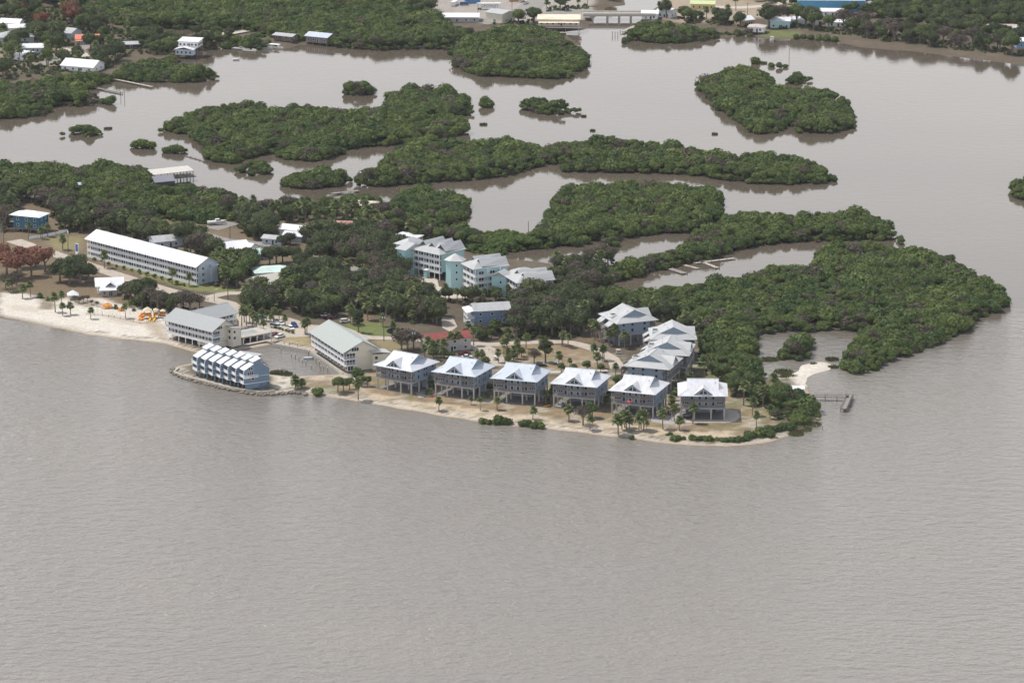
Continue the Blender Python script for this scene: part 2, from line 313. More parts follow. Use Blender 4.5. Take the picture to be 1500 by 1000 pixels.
lay([(125, 372), (170, 388), (215, 405), (275, 425), (330, 430), (350, 424), (300, 415), (200, 392)], LAWN * .9 + DRY * .2, 2, .95, 2)
lay([(70, 348), (120, 346), (118, 364), (85, 368)], LAWN * .5 + DRY * .6, 3, .9, 4)
lay([(405, 366), (450, 366), (452, 376), (420, 374)], LAWN * .8 + DRY * .2, 2, .9, 3)
lay([(450, 402), (485, 400), (480, 418), (455, 416)], DRY * .7 + LAWN * .2, 3, .8, 3)
lay([(1095, 45), (1120, 44), (1170, 46), (1170, 58), (1115, 58)], LAWN, 3, .9, 3)
lay([(985, 20), (1075, 22), (1075, 30), (1000, 30)], LAWN * .7 + DRY * .3, 4, .8, 3)
lay([(540, -20), (870, -20), (868, 28), (800, 34), (690, 28), (600, 20)], np.array((.34, .31, .28)), 5, .9, 5)
lay([(960, -20), (1200, -20), (1190, 20), (1060, 32), (1000, 34), (960, 24)], TAN * .8, 6, .75, 8)
lay([(0, 60), (60, 62), (130, 70), (125, 92), (80, 100), (0, 105)], TAN * .6 + LAWN * .3, 6, .6, 8)
# worn, patchy turf on the beach side: grey-brown litter and blown sand break up the dry grass
near = np.clip((1700 - PT[:, 1]) / 40, 0, 1) * (land > 3)
pa = np.clip((vnoise(PT[:, 0], PT[:, 1], 3.2, 51) * .6 + vnoise(PT[:, 0], PT[:, 1], 8, 52) * .4 - .52) * 5, 0, 1) * near * .6
pb = np.clip((vnoise(PT[:, 0], PT[:, 1], 2.8, 53) * .55 + vnoise(PT[:, 0], PT[:, 1], 9, 54) * .45 - .56) * 6, 0, 1) * near * .5
C = C * (1 - pa[:, None]) + (LITTER * 1.25)[None] * pa[:, None]; C = C * (1 - pb[:, None]) + (SAND * .8)[None] * pb[:, None]
pg = np.clip((vnoise(PT[:, 0], PT[:, 1], 6, 55) - .62) * 5, 0, 1) * near * .45; C = C * (1 - pg[:, None]) + (LAWN * .8)[None] * pg[:, None]
# the strip of bare shore by the water, sand where the gulf breaks, mud in the lagoon
gulf = np.clip((1745 - PT[:, 1]) / 25, 0, 1) * np.where((PT[:, 0] > 92) & (PT[:, 1] > 1610), .75, 1)
edge = np.clip(1.15 - (land + wob) / 5.5, 0, 1) * (land > -20)
shore = (SAND * .93)[None] * gulf[:, None] + MUD[None] * (1 - gulf[:, None])
C = C * (1 - edge[:, None]) + shore * edge[:, None]
wet = np.clip((0.30 - ZZ) / 0.22, 0, 1)[:, None]
C = C * (1 - wet) + (WET[None] * gulf[:, None] + MUD[None] * (1 - gulf[:, None])) * wet
lay([(1150, 545), (1165, 533), (1200, 527), (1225, 532), (1222, 543), (1195, 549), (1180, 565), (1165, 560)], SAND * 1.02, 2, .95, 2)
only_m = (zm > zland)[:, None]
C = np.where(only_m, MUD[None] * (.8 + .4 * nz[:, None]), C)
wrack = ((np.abs((land + wob) - 4.2 + (nz - .5) * 3) < 0.55) & (gulf > .9) & (nz > .45))[:, None]
C = np.where(wrack, C * .45, C)
C *= (0.93 + 0.14 * rng.random((len(PT), 1)))
ny, nx = XX.shape; idx = np.arange(ny * nx).reshape(ny, nx)
F4 = np.stack([idx[:-1, :-1], idx[:-1, 1:], idx[1:, 1:], idx[1:, :-1]], -1).reshape(-1, 4)
F4 = F4[ZZ[F4].max(1) > -0.45]
used = np.unique(F4); rm = np.full(ny * nx, -1); rm[used] = np.arange(len(used)); F4 = rm[F4]
def np_mesh(name, V, Fq, mats, smooth=False):
    me = bpy.data.meshes.new(name); k = Fq.shape[1]
    me.vertices.add(len(V)); me.vertices.foreach_set('co', np.asarray(V, np.float32).ravel())
    me.loops.add(Fq.size); me.loops.foreach_set('vertex_index', Fq.astype(np.int32).ravel())
    me.polygons.add(len(Fq)); me.polygons.foreach_set('loop_start', np.arange(0, Fq.size, k, dtype=np.int32))
    me.polygons.foreach_set('loop_total', np.full(len(Fq), k, np.int32))
    if smooth: me.polygons.foreach_set('use_smooth', np.ones(len(Fq), bool))
    for m in mats: me.materials.append(m)
    me.update(calc_edges=True); return me
def ground_mat():
    m = bpy.data.materials.new('sand_grass_litter'); t, o = nodes_of(m); L = t.links.new; N = t.nodes.new
    b = N('ShaderNodeBsdfPrincipled'); L(b.outputs[0], o.inputs[0]); b.inputs['Roughness'].default_value = 0.9; b.inputs['Specular IOR Level'].default_value = .2
    a = N('ShaderNodeAttribute'); a.attribute_name = 'surface'; g = N('ShaderNodeNewGeometry')
    x = N('ShaderNodeMix'); x.data_type = 'RGBA'; x.blend_type = 'MULTIPLY'; x.inputs[0].default_value = 1; L(a.outputs['Color'], x.inputs[6])
    n = N('ShaderNodeTexNoise'); n.inputs['Scale'].default_value = 0.9; n.inputs['Detail'].default_value = 6; n.inputs['Roughness'].default_value = .7
    L(g.outputs['Position'], n.inputs[0]); r = N('ShaderNodeMapRange'); L(n.outputs[0], r.inputs[0])
    r.inputs[1].default_value = .3; r.inputs[2].default_value = .7; r.inputs[3].default_value = .72; r.inputs[4].default_value = 1.22
    L(r.outputs[0], x.inputs[7]); L(x.outputs[2], b.inputs['Base Color'])
    bp = N('ShaderNodeBump'); bp.inputs['Strength'].default_value = .5; bp.inputs['Distance'].default_value = .3
    L(n.outputs[0], bp.inputs['Height']); L(bp.outputs[0], b.inputs['Normal']); return m
V = np.column_stack([PT, ZZ])[used]
me = np_mesh('ground', V, F4, [ground_mat()], True)
ca = me.color_attributes.new('surface', 'FLOAT_COLOR', 'POINT')
ca.data.foreach_set('color', np.column_stack([np.clip(C[used], 0, 1), np.ones(len(used))]).astype(np.float32).ravel())
tag(obj('ground', me), kind='structure')
# ---------------------------------------------------------------- foliage
def leaf_mat(name, col, col2, trans=0.25, hue=0.5):
    m = bpy.data.materials.new(name); t, o = nodes_of(m); L = t.links.new; N = t.nodes.new
    g = N('ShaderNodeNewGeometry'); oi = N('ShaderNodeObjectInfo')
    n = N('ShaderNodeTexNoise'); n.inputs['Scale'].default_value = 0.045; n.inputs['Detail'].default_value = 4; L(g.outputs['Position'], n.inputs[0])
    n2 = N('ShaderNodeTexNoise'); n2.inputs['Scale'].default_value = 1.1; n2.inputs['Detail'].default_value = 2; L(g.outputs['Position'], n2.inputs[0])
    a = N('ShaderNodeMath'); a.operation = 'MULTIPLY_ADD'; L(oi.outputs['Random'], a.inputs[0]); a.inputs[1].default_value = hue; L(n.outputs[0], a.inputs[2])
    r = N('ShaderNodeMapRange'); L(a.outputs[0], r.inputs[0]); r.inputs[1].default_value = .3; r.inputs[2].default_value = .7 + hue
    x = N('ShaderNodeMix'); x.data_type = 'RGBA'; L(r.outputs[0], x.inputs[0]); x.inputs[6].default_value = (*col, 1); x.inputs[7].default_value = (*col2, 1)
    v = N('ShaderNodeMapRange'); L(n2.outputs[0], v.inputs[0]); v.inputs[1].default_value = .3; v.inputs[2].default_value = .7; v.inputs[3].default_value = .62; v.inputs[4].default_value = 1.38
    y = N('ShaderNodeMix'); y.data_type = 'RGBA'; y.blend_type = 'MULTIPLY'; y.inputs[0].default_value = 1; L(x.outputs[2], y.inputs[6]); L(v.outputs[0], y.inputs[7])
    b = N('ShaderNodeBsdfPrincipled'); b.inputs['Roughness'].default_value = .6; b.inputs['Specular IOR Level'].default_value = .2; L(y.outputs[2], b.inputs['Base Color'])
    tr = N('ShaderNodeBsdfTranslucent'); L(y.outputs[2], tr.inputs[0]); ms = N('ShaderNodeMixShader'); ms.inputs[0].default_value = trans
    L(b.outputs[0], ms.inputs[1]); L(tr.outputs[0], ms.inputs[2]); L(ms.outputs[0], o.inputs[0]); MATS[name] = m; return m
LM = leaf_mat('mangrove_leaves', (.046, .085, .026), (.145, .185, .047), .22, .7)
LB = leaf_mat('young_mangrove_leaves', (.095, .15, .038), (.14, .195, .05), .3)
LO = leaf_mat('oak_leaves', (.044, .064, .026), (.095, .115, .045), .25)
LG = leaf_mat('broadleaf_leaves', (.070, .110, .034), (.14, .175, .055), .3)
LD = leaf_mat('bare_grey_twigs', (.080, .068, .052), (.125, .105, .078), .15)
LR = leaf_mat('rusty_cypress_needles', (.18, .075, .05), (.25, .12, .075), .2)
LP = leaf_mat('palm_fronds', (.115, .15, .058), (.19, .22, .09), .3)
BARK = mat('bark', (.16, .13, .105), .9, .3, 3, .5)
PBARK = mat('palm_bark', (.23, .19, .155), .9, .25, 4, .5)
ICO = None
def ico():
    global ICO
    if ICO is None:
        import bmesh
        bm = bmesh.new(); bmesh.ops.create_icosphere(bm, subdivisions=2, radius=1); bm.verts.ensure_lookup_table()
        ICO = (np.array([v.co[:] for v in bm.verts]), np.array([[v.index for v in f.verts] for f in bm.faces])); bm.free()
    return ICO
def crown_arrays(seed, rad, flat, nlobe, nleaf, leaf, core=0.8, lobe=(.42, .62), low=-0.25, sparse=0.0):
    """lumpy crown: leaf-sized quads over many overlapping lobes, with a leafy heart inside each lobe"""
    r = np.random.default_rng(seed); Vs, Fs, T = [], [], []; n0 = 0
    th = r.random(nlobe) * 2 * math.pi; el = np.arcsin(low + (1 - low) * r.random(nlobe)); rr = rad * (.35 + .35 * r.random(nlobe))
    cen = np.stack([np.cos(th) * np.cos(el) * rr, np.sin(th) * np.cos(el) * rr, np.sin(el) * rr * flat], 1); cen[0] = (0, 0, .1 * rad)
    lr = rad * (lobe[0] + (lobe[1] - lobe[0]) * r.random(nlobe)); lr[0] = rad * lobe[1]
    if core:
        iv, if_ = ico()
        for c, q in zip(cen, lr):
            k = 1 + (r.random(len(iv)) - .5) * .35
            Vs.append(c + iv * k[:, None] * q * core * np.array([1, 1, .85])); Fs.append(np.column_stack([if_, if_[:, 2]]) + n0); n0 += len(iv)
    w = lr ** 2 / (lr ** 2).sum(); cnt = r.multinomial(nleaf, w)
    for c, q, n in zip(cen, lr, cnt):
        d = r.normal(size=(n, 3)); d /= np.linalg.norm(d, axis=1)[:, None]; d[:, 2] = np.where(d[:, 2] < -.35, -d[:, 2], d[:, 2])
        p = c + d * (q * (.82 + .3 * r.random(n)))[:, None] * np.array([1, 1, .88])
        nn = d + r.normal(size=(n, 3)) * .42; nn /= np.linalg.norm(nn, axis=1)[:, None]
        a = np.cross(nn, r.normal(size=(n, 3))); a /= np.linalg.norm(a, axis=1)[:, None]; b = np.cross(nn, a)
        s = leaf * (.6 + .8 * r.random(n))[:, None]
        q4 = np.stack([p - a * s, p - b * s * .6, p + a * s, p + b * s * .6], 1).reshape(-1, 3)
        Vs.append(q4); Fs.append(np.arange(4 * n).reshape(-1, 4) + n0); n0 += 4 * n
    return np.concatenate(Vs), np.concatenate(Fs)
def crown_mesh(name, material, *a, **k):
    V, Fq = crown_arrays(*a, **k)
    # triangles were padded to quads; split the two groups
    tri = Fq[:, 2] == Fq[:, 3]
    me = bpy.data.meshes.new(name); T3 = Fq[tri][:, :3]; Q4 = Fq[~tri]
    loops = np.concatenate([T3.ravel(), Q4.ravel()]).astype(np.int32)
    st = np.concatenate([np.arange(len(T3)) * 3, len(T3) * 3 + np.arange(len(Q4)) * 4]).astype(np.int32)
    tt = np.concatenate([np.full(len(T3), 3), np.full(len(Q4), 4)]).astype(np.int32)
    me.vertices.add(len(V)); me.vertices.foreach_set('co', V.astype(np.float32).ravel())
    me.loops.add(len(loops)); me.loops.foreach_set('vertex_index', loops)
    me.polygons.add(len(st)); me.polygons.foreach_set('loop_start', st); me.polygons.foreach_set('loop_total', tt)
    me.materials.append(material); me.update(calc_edges=True); return me
# ---------------------------------------------------------------- mangrove stands (one uncountable mass each)
PROTO = {}
def proto_set(key, material, n, **k):
    PROTO[key] = [bpy.data.objects.new(f'{key}_crown', crown_mesh(f'{key}_crown', material, 100 + i, **k)) for i in range(n)]
PROTO['mangrove'] = []
for i, (fl, nl, nf, lf, lb) in enumerate(((.7, 10, 1100, .33, (.42, .62)), (.85, 14, 1200, .29, (.3, .5)), (.6, 7, 1000, .38, (.5, .7)), (.75, 16, 1300, .26, (.26, .46)), (.65, 9, 900, .42, (.36, .66)), (.9, 12, 1200, .30, (.32, .56)), (.7, 6, 900, .36, (.5, .72)), (.55, 13, 1150, .30, (.34, .5)))):
    PROTO['mangrove'].append(bpy.data.objects.new('mangrove_crown', crown_mesh('mangrove_crown', LM, 100 + i, 3.3, fl, nl, nf, lf, .8, lb)))
PROTO['mangrove'].append(bpy.data.objects.new('dead_crown', crown_mesh('dead_crown', LD, 120, 3.0, .9, 14, 700, .24, 0)))
proto_set('young', LB, 4, rad=2.2, flat=.7, nlobe=7, nleaf=520, leaf=.32)
def scatter_tree(key):
    ng = bpy.data.node_groups.new('scatter_' + key, 'GeometryNodeTree')
    ng.interface.new_socket('Geometry', in_out='INPUT', socket_type='NodeSocketGeometry')
    ng.interface.new_socket('Geometry', in_out='OUTPUT', socket_type='NodeSocketGeometry')
    N = ng.nodes.new; L = ng.links.new
    gi, go = N('NodeGroupInput'), N('NodeGroupOutput'); iop = N('GeometryNodeInstanceOnPoints'); jn = N('GeometryNodeJoinGeometry')
    for p in PROTO[key]:
        oi = N('GeometryNodeObjectInfo'); oi.inputs['Object'].default_value = p; oi.transform_space = 'ORIGINAL'
        g2 = N('GeometryNodeGeometryToInstance'); L(oi.outputs['Geometry'], g2.inputs[0]); L(g2.outputs[0], jn.inputs[0])
    def attr(n, ty):
        a = N('GeometryNodeInputNamedAttribute'); a.data_type = ty; a.inputs['Name'].default_value = n; return a.outputs[0]
    L(gi.outputs[0], iop.inputs['Points']); L(jn.outputs[0], iop.inputs['Instance']); iop.inputs['Pick Instance'].default_value = True
    L(attr('pick', 'INT'), iop.inputs['Instance Index']); L(attr('size', 'FLOAT_VECTOR'), iop.inputs['Scale']); L(attr('turn', 'FLOAT_VECTOR'), iop.inputs['Rotation'])
    L(iop.outputs[0], go.inputs[0]); return ng
NG = {k: scatter_tree(k) for k in PROTO}
def scatter(name, key, pts, size, seed, label, cat):
    r = np.random.default_rng(seed); n = len(pts)
    me = bpy.data.meshes.new(name); me.vertices.add(n); me.vertices.foreach_set('co', pts.astype(np.float32).ravel())
    for nm, ty, arr in (('size', 'FLOAT_VECTOR', size), ('turn', 'FLOAT_VECTOR', np.column_stack([np.zeros((n, 2)), r.random(n) * 6.283]))):
        a = me.attributes.new(nm, ty, 'POINT'); a.data.foreach_set('vector', arr.astype(np.float32).ravel())
    a = me.attributes.new('pick', 'INT', 'POINT'); a.data.foreach_set('value', (r.choice(9, n, p=[.124] * 8 + [.008]) if key == 'mangrove' else r.integers(0, len(PROTO[key]), n)).astype(np.int32))
    o = obj(name, me); md = o.modifiers.new('crowns', 'NODES'); md.node_group = NG[key]
    return tag(o, label, cat, kind='stuff')
def fill(poly, sp, seed):
    r = np.random.default_rng(seed); A = np.array(poly); x0, y0 = A.min(0); x1, y1 = A.max(0)
    gx_, gy_ = np.meshgrid(np.arange(x0, x1, sp), np.arange(y0, y1, sp * .87)); gx_[::2] += sp / 2
    p = np.column_stack([gx_.ravel(), gy_.ravel()]) + r.uniform(-.38, .38, (gx_.size, 2)) * sp
    d = sdist(p, poly); return p[d > 0], d[d > 0]
MLAB = {'point': 'dense mangrove stand covering the whole point around the pond', 'creek': 'mangrove strip along the far bank of the narrow creek', 'middle': 'rounded mangrove stand between the lagoon and the creek',
 'long': 'long mangrove strip crossing the lagoon', 'broad': 'broad mangrove island with a small clearing, in the upper lagoon', 'islet pair': 'oval mangrove island off the wooded west shore',
 'west cove': 'mangrove shore of the cove below the white town houses', 'boatyard spit': 'mangrove spit below the two-tier white boathouse', 'north wood': 'wide mangrove wood behind the boathouses',
 'harbour': 'large rounded mangrove stand in front of the long white warehouse', 'bridge side': 'mangrove bank beside the road bridge', 'marsh': 'ragged mangrove island in the north-east lagoon',
 'west shore': 'mangrove belt along the lagoon behind the town', 'condo cove': 'mangrove knoll in the lagoon behind the turquoise condominium', 'back shore': 'mangrove fringe just behind the turquoise condominium',
 'low bright': 'low bright green mangroves by the lagoon behind the condominium', 'pier clump': 'mangrove clump where the fishing pier starts', 'inner cove': 'mangrove band between the broad white house and the two cove jetties', 'boathouse shore': 'mangrove clump on the shore between the causeway and the brown boathouse', 'harbour gap': 'mangrove saddle between the north wood and the harbour stand', 'right edge': 'mangrove tip entering at the picture edge across the channel',
 'pond islet': 'double mangrove islet standing in the pond', 'tree islet': 'round mangrove islet alone in the upper lagoon', 'oval islet': 'two-humped mangrove islet below the harbour stand',
 'west islet': 'humped mangrove islet in the cove west of the broad island', 'lagoon islet': 'round mangrove islet south of the broad island', 'marsh islet': 'small round mangrove islet beside the marsh island'}
for i, (k, poly) in enumerate(MPOLY.items()):
    h = MH.get(k, 6.3); young = k == 'low bright'
    r = np.random.default_rng(900 + i); rad = 2.2 if young else 3.3
    PT_, SZ_ = [], []
    for sp, lo_, hi_, keep_ in (((2.9, .8, 1.15, 1.0),) if young else ((7.6, 1.2, 2.15, .85), (4.5, .55, 1.0, .85))):   # broad old crowns with smaller ones between
        p, d = fill(poly, sp, 40 + i + int(sp * 10)); q = r.random(len(p)) < keep_; p, d = p[q], d[q]
        edge_f = np.clip(d / (rad * 1.3), 0, 1)
        sc = (lo_ + (hi_ - lo_) * r.random(len(p)) ** 1.4) * (.58 + .42 * edge_f)
        hn = (vnoise(p[:, 0], p[:, 1], 15, 31) - .5) * 4.2
        top = h * (.5 + .5 * edge_f) + hn * edge_f + r.normal(size=len(p)) * .4 + (sc - 1) * 1.6
        z = np.maximum(top - rad * sc * .92, rad * sc * .3 - .2)
        PT_.append(np.column_stack([p, z])); SZ_.append(np.column_stack([sc * (.9 + .2 * r.random(len(p))), sc, sc * (.85 + .2 * r.random(len(p)))]))
    p, d = fill(poly, 3.6, 47 + i); pts = np.concatenate(PT_); size = np.concatenate(SZ_)
    e = d < rad * 1.1                                  # skirts of leaves that hang down to the water
    sk = np.column_stack([p[e] + r.normal(size=(e.sum(), 2)) * .7, np.full(e.sum(), .9) + r.random(e.sum()) * .7]); ss = (.42 + .2 * r.random(e.sum()))[:, None] * np.ones((1, 3))
    pts = np.concatenate([pts, sk]); size = np.concatenate([size, ss])
    cat_ = 'mangrove islet' if 'islet' in k and k != 'islet pair' else 'mangroves'
    scatter('mangrove_islet' if cat_ == 'mangrove islet' else 'mangrove_stand', 'young' if young else 'mangrove', pts, size, 60 + i, MLAB[k], cat_)
# ---------------------------------------------------------------- building kit
WHITE_ROOF = mat('white_metal_roof', (.69, .70, .72), .42, .13, .6, 0, 0, .5, (1, .15, 1))
BLUISH_ROOF = mat('pale_blue_metal_roof', (.46, .51, .57), .42, .10, .6, 0, 0, .5, (1, .15, 1))
GREY_ROOF = mat('weathered_metal_roof', (.39, .40, .405), .5, .14, .35, 0, 0, .5, (1, .25, 1))
SHINGLE = mat('grey_shingle', (.33, .345, .35), .85, .10, 1.2, .3)
SHINGLE_G = mat('green_grey_shingle', (.34, .37, .355), .85, .10, 1.2, .3)
SLATE = mat('blue_grey_siding', (.235, .30, .38), .7, .07, .8, 0, 0, .3, (.2, .2, 3))
DEEP = mat('deep_blue_siding', (.18, .255, .34), .7, .08, .8, 0, 0, .3, (.2, .2, 3))
TEAL = mat('turquoise_stucco', (.36, .56, .575), .8, .06, .6)
CREAM = mat('cream_stucco', (.68, .64, .53), .85, .05, .5)
PALE = mat('pale_blue_stucco', (.46, .53, .61), .85, .05, .5)
WHITE = mat('white_paint', (.78, .79, .80), .55, .05, 1)
CONC = mat('concrete', (.42, .40, .37), .9, .12, .8, .2)
WOOD = mat('grey_wood', (.23, .205, .19), .85, .2, 2.5, .3)
TANW = mat('sun_bleached_wood', (.38, .34, .29), .85, .2, 2.5, .3)
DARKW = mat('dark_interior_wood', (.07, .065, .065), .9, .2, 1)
GLASS = mat('dark_window_glass', (.025, .035, .05), .08, .2, .7, 0, 0, .6)
REDR = mat('red_metal_roof', (.25, .06, .05), .5, .2, .5, 0, 0, .4, (1, .2, 1))
RUST = mat('rust_orange_sheet', (.48, .24, .10), .8, .35, .9)
ORANGE = mat('salmon_tile', (.62, .22, .14), .8, .15, 1)
MINT = mat('mint_metal_roof', (.42, .62, .55), .5, .12, .5)
WM = {}
def window_mesh(w, h, n=1, fr=None, gl=None, kind='window'):
    k = (w, h, n, fr, kind)
    if k in WM: return WM[k]
    b = MB(); t = .10
    b.box(-w / 2, w / 2, -.03, .05, 0, h, 1)
    for x0, x1, z0, z1 in ((-w / 2 - t, w / 2 + t, -t, 0), (-w / 2 - t, w / 2 + t, h, h + t), (-w / 2 - t, -w / 2, 0, h), (w / 2, w / 2 + t, 0, h)): b.box(x0, x1, -.07, .05, z0, z1)
    for i in range(1, n): b.box(-w / 2 + i * w / n - .06, -w / 2 + i * w / n + .06, -.065, .04, 0, h)
    WM[k] = b.mesh(kind, [fr or WHITE, gl or GLASS]); return WM[k]
class Fr:
    """a part's own level frame under its thing"""
    def __init__(s, root, loc=(0, 0, 0), rz=0.0): s.root = root; s.loc = loc; s.rz = rz; s.c, s.s = math.cos(rz), math.sin(rz)
    def pt(s, x, y, z=0): return (s.loc[0] + s.c * x - s.s * y, s.loc[1] + s.s * x + s.c * y, s.loc[2] + z)
    def build(s, mb, name, mats, parent=None):
        o = obj(name, mb.mesh(name, mats), parent or s.root, s.loc if not parent else (0, 0, 0), s.rz if not parent else 0)
        return o
    def put(s, name, me, x, y, z, rz=0.0): return obj(name, me, s.root, s.pt(x, y, z), s.rz + rz)
    def win(s, x, y, z, w=1.2, h=1.4, n=1, rz=0.0, fr=None, name='window'): return s.put(name, window_mesh(w, h, n, fr, None, name), x, y, z, rz)
def rail(b, p, q, z, h=1.05, step=.45, m=0, solid=0.0):
    """posts, top and bottom rail between two points"""
    d = math.hypot(q[0] - p[0], q[1] - p[1]); n = max(1, int(d / step))
    b.bar((p[0], p[1], z + h), (q[0], q[1], z + h), .12, .10, m); b.bar((p[0], p[1], z + .12), (q[0], q[1], z + .12), .08, .08, m)
    for i in range(n + 1):
        t = i / n; x, y = p[0] + (q[0] - p[0]) * t, p[1] + (q[1] - p[1]) * t; wd = .09 if not solid else solid
        b.box(x - wd / 2, x + wd / 2, y - .045, y + .045, z, z + h, m)
def gable(b, x0, x1, y0, y1, ze, zr, yr=None, t=.18, m=0):
    yr = (y0 + y1) / 2 if yr is None else yr
    b.slab([(x0, y0, ze), (x1, y0, ze), (x1, yr, zr), (x0, yr, zr)], t, m); b.slab([(x0, yr, zr), (x1, yr, zr), (x1, y1, ze), (x0, y1, ze)], t, m)
def gable_x(b, x0, x1, y0, y1, ze, zr, t=.18, m=0):
    xr = (x0 + x1) / 2
    b.slab([(x0, y1, ze), (x0, y0, ze), (xr, y0, zr), (xr, y1, zr)], t, m); b.slab([(xr, y1, zr), (xr, y0, zr), (x1, y0, ze), (x1, y1, ze)], t, m)
def hip(b, x0, x1, y0, y1, ze, zr, t=.18, m=0):
    w, d = x1 - x0, y1 - y0; k = min(w, d) / 2; A = [(x0, y0, ze), (x1, y0, ze), (x1, y1, ze), (x0, y1, ze)]
    if w >= d: p, q = (x0 + k, (y0 + y1) / 2, zr), (x1 - k, (y0 + y1) / 2, zr); Q = [[A[0], A[1], q, p], [A[1], A[2], q], [A[2], A[3], p, q], [A[3], A[0], p]]
    else: p, q = ((x0 + x1) / 2, y0 + k, zr), ((x0 + x1) / 2, y1 - k, zr); Q = [[A[0], A[1], p], [A[1], A[2], q, p], [A[2], A[3], q], [A[3], A[0], p, q]]
    for f in Q: b.slab(f, t, m)
def gwall(b, x0, x1, y0, y1, z0, ze, zr, yr=None, m=0):
    """walls of a block whose gable ends face +x and -x"""
    yr = (y0 + y1) / 2 if yr is None else yr
    pr = [(y0, z0), (y1, z0), (y1, ze), (yr, zr), (y0, ze)]
    b.add([(x0, y, z) for y, z in pr] + [(x1, y, z) for y, z in pr], [(0, 4, 3, 2, 1), (5, 6, 7, 8, 9), (0, 1, 6, 5), (1, 2, 7, 6), (2, 3, 8, 7), (3, 4, 9, 8), (4, 0, 5, 9)], m)
FOOT = []                                            # building footprints, so that trees keep off them
def keep(loc, rz, x0, x1, y0, y1, g=1.0):
    c, s = math.cos(rz), math.sin(rz)
    FOOT.append([(loc[0] + c * x - s * y, loc[1] + s * x + c * y) for x, y in ((x0 - g, y0 - g), (x1 + g, y0 - g), (x1 + g, y1 + g), (x0 - g, y1 + g))])
